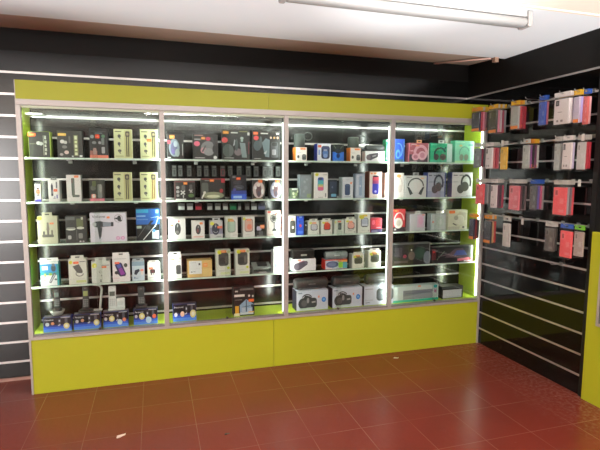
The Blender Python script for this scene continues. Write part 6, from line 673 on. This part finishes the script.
# ------------------------------------------------------------------ second lime cabinet on the right wall, cut by the frame edge
r = empty('wall_cabinet', (XR, RW_END - .002, 0), 'lime cabinet with a glazed upper part at the right edge, beside the black slat wall', 'cabinet')
def rp(name, x0, x1, y0, y1, z0, z1, m): return one_box(name, x0, x1, y0, y1, z0, z1, m, r)
rp('kick_panel', -.03, -.002, -1.6, 0, 0, .53, M_lime); rp('post', -.03, -.002, -.075, 0, .53, 1.14, M_lime)
rp('bottom_rail', -.036, -.002, -1.6, -.075, .53, .553, M_alu); rp('top_board', -.03, -.002, -1.6, -.075, 1.115, 1.14, M_lime)
rp('frame_post', -.036, -.002, -.09, -.075, .553, 1.115, M_alu)
rp('back_board', -.008, -.002, -1.6, -.09, .553, 1.115, M((205, 200, 196), .5)); rp('glass_door', -.03, -.026, -1.6, -.09, .553, 1.115, M_glass)

# ------------------------------------------------------------------ ceiling: unlit batten, conduit
r = empty('ceiling_light', (2.2, -1.14, LIPZ), 'unlit white fluorescent batten fixed to the ceiling at the top of the picture', 'ceiling light')
b = MB(); b.box(-.72, .72, -.03, .03, -.035, 0, M((170, 168, 166), .5), .004); b.build('housing', r)
b = MB(); loft(b, [[(x, py * s, -.035 - .028 + pz * s * .8) for py, pz in rounded_ring(.045, .032, 20, .8)] for x, s in ((-.71, .9), (-.70, 1), (.70, 1), (.71, .9))], M((150, 150, 149), .35)); b.build('diffuser', r)  # diffuser greyed, shade of the underside put into its colour
for sg in (-1, 1):
    b = MB(); b.box(min(sg * .711, sg * .745), max(sg * .711, sg * .745), -.046, .046, -.09, -.0005, M((160, 158, 156), .45), .008); b.build('end_cap', r)
r = empty('cable_conduit', (3.3, 0, 2.46), 'thin pinkish conduit crossing the ceiling corner above the right wall', 'conduit')
b = MB(); b.tube([(-.08, .27, .016), (.20, -.17, -.012)], .007, M((205, 165, 150), .5), 8); b.build('pipe', r)
b = MB(); b.box(.18, .215, -.20, -.165, -.05, -.0, M((150, 120, 100), .5)); b.build('bracket', r)

def scrap(x, y, sz, rz, col, label):
    b = MB(); m = M(col, .7); n = 9
    top = [b.bm.verts.new((sz * (1 + .25 * math.sin(3.1 * i)) * math.cos(2 * PI * i / n), sz * .42 * (1 + .3 * math.cos(2.3 * i)) * math.sin(2 * PI * i / n), .0012 + .0035 * (i % 3 == 0))) for i in range(n)]
    bot = [b.bm.verts.new((v.co.x, v.co.y, .0004)) for v in top]
    b.bm.faces.new(top).material_index = b.mi(m); b.bm.faces.new(list(reversed(bot))).material_index = b.mi(m)
    for i in range(n): b.bm.faces.new((bot[i], bot[(i + 1) % n], top[(i + 1) % n], top[i])).material_index = b.mi(m)
    tag(b.build('floor_speck', None, (x, y, 0), (0, 0, rz)), label, 'litter')
scrap(SCR[0][0], SCR[0][1], .030, .6, (225, 205, 190), 'small pale paint scuff on the red floor at the lower left')  # paint scuff on the tiles, modelled as a raised flake
scrap(SCR[1][0], SCR[1][1], .022, -.2, (205, 180, 170), 'small pale scrap on the red floor near the lime cabinet base')
scrap(SCR[2][0], SCR[2][1], .016, .2, (60, 52, 38), 'tiny dark scrap on the red floor at the bottom middle')

# ------------------------------------------------------------------ light
wd = bpy.data.worlds.new('daylight'); SC.world = wd; wd.use_nodes = True
bg = wd.node_tree.nodes['Background']; bg.inputs['Color'].default_value = (.85, .93, 1, 1); bg.inputs['Strength'].default_value = WORLD
def area(name, loc, rot, sx, sy, power, col, spread=PI):
    l = bpy.data.lights.new(name, 'AREA'); l.shape = 'RECTANGLE'; l.size = sx; l.size_y = sy; l.energy = power; l.color = col; l.spread = spread
    o = bpy.data.objects.new(name, l); COL.objects.link(o); o.location = loc; o.rotation_euler = rot; return o
area('window_daylight', (-2.5, YF + .02, 1.2), (math.radians(90), 0, 0), 1.6, 2.2, WINDOW_W, (1.0, .95, .92))
def spot(name, loc, target, power, cone, col):
    l = bpy.data.lights.new(name, 'SPOT'); l.energy = power; l.spot_size = math.radians(cone); l.spot_blend = .2; l.color = col; l.shadow_soft_size = .12
    o = bpy.data.objects.new(name, l); COL.objects.link(o); o.location = loc
    o.rotation_euler = (Vector(target) - Vector(loc)).to_track_quat('-Z', 'Y').to_euler(); return o
for xx in (-1.3, .9, 3.0):          # unseen spots added behind the photographer to brighten the ceiling
    spot('added_ceiling_fill', (xx, UP_Y, .25), (xx + .05, UP_Y + math.cos(math.radians(UP_EL)), .25 + math.sin(math.radians(UP_EL))), CEIL_FILL_W, UP_CONE, (1, .985, .97))
# the lit batten above the photographer, mirrored in the glass doors
r = empty('ceiling_light', (1.93, -3.53, 2.36), 'lit long fluorescent batten over the room, outside the picture', 'ceiling light')
r.rotation_euler = (0, 0, math.radians(5.7))
b = MB(); b.box(-1.2, 1.2, -.05, .05, .02, LIPZ - 2.36 - .007, M((230, 228, 224), .5), .004); b.build('housing', r)
b = MB(); b.tube([(-1.19, 0, -.004), (1.19, 0, -.004)], .014, emit_mat('lit_tube', (1, .97, .93), TUBE), 14); b.build('tube', r)

# ------------------------------------------------------------------ camera
cd = bpy.data.cameras.new('camera'); co = bpy.data.objects.new('camera', cd); COL.objects.link(co); SC.camera = co
cd.sensor_fit = 'HORIZONTAL'; cd.sensor_width = 36; cd.lens = CAM['f'] / 600 * 36; cd.clip_start = .05
R, U, F = (Vector(CAM[k]) for k in ('r', 'u', 'fw'))
co.matrix_world = Matrix(((R.x, U.x, -F.x, CAM['C'][0]), (R.y, U.y, -F.y, CAM['C'][1]), (R.z, U.z, -F.z, CAM['C'][2]), (0, 0, 0, 1)))
vs = SC.view_settings; vs.view_transform = 'Standard'; vs.look = 'None'; vs.gamma = 1; vs.exposure = EXPOSURE; vs.use_curve_mapping = False
SC.cycles.use_denoising = True; SC.cycles.max_bounces = 10; SC.cycles.transparent_max_bounces = 24
SC.cycles.sample_clamp_indirect = 4; SC.cycles.caustics_reflective = False; SC.cycles.caustics_refractive = False; SC.cycles.blur_glossy = 1.0
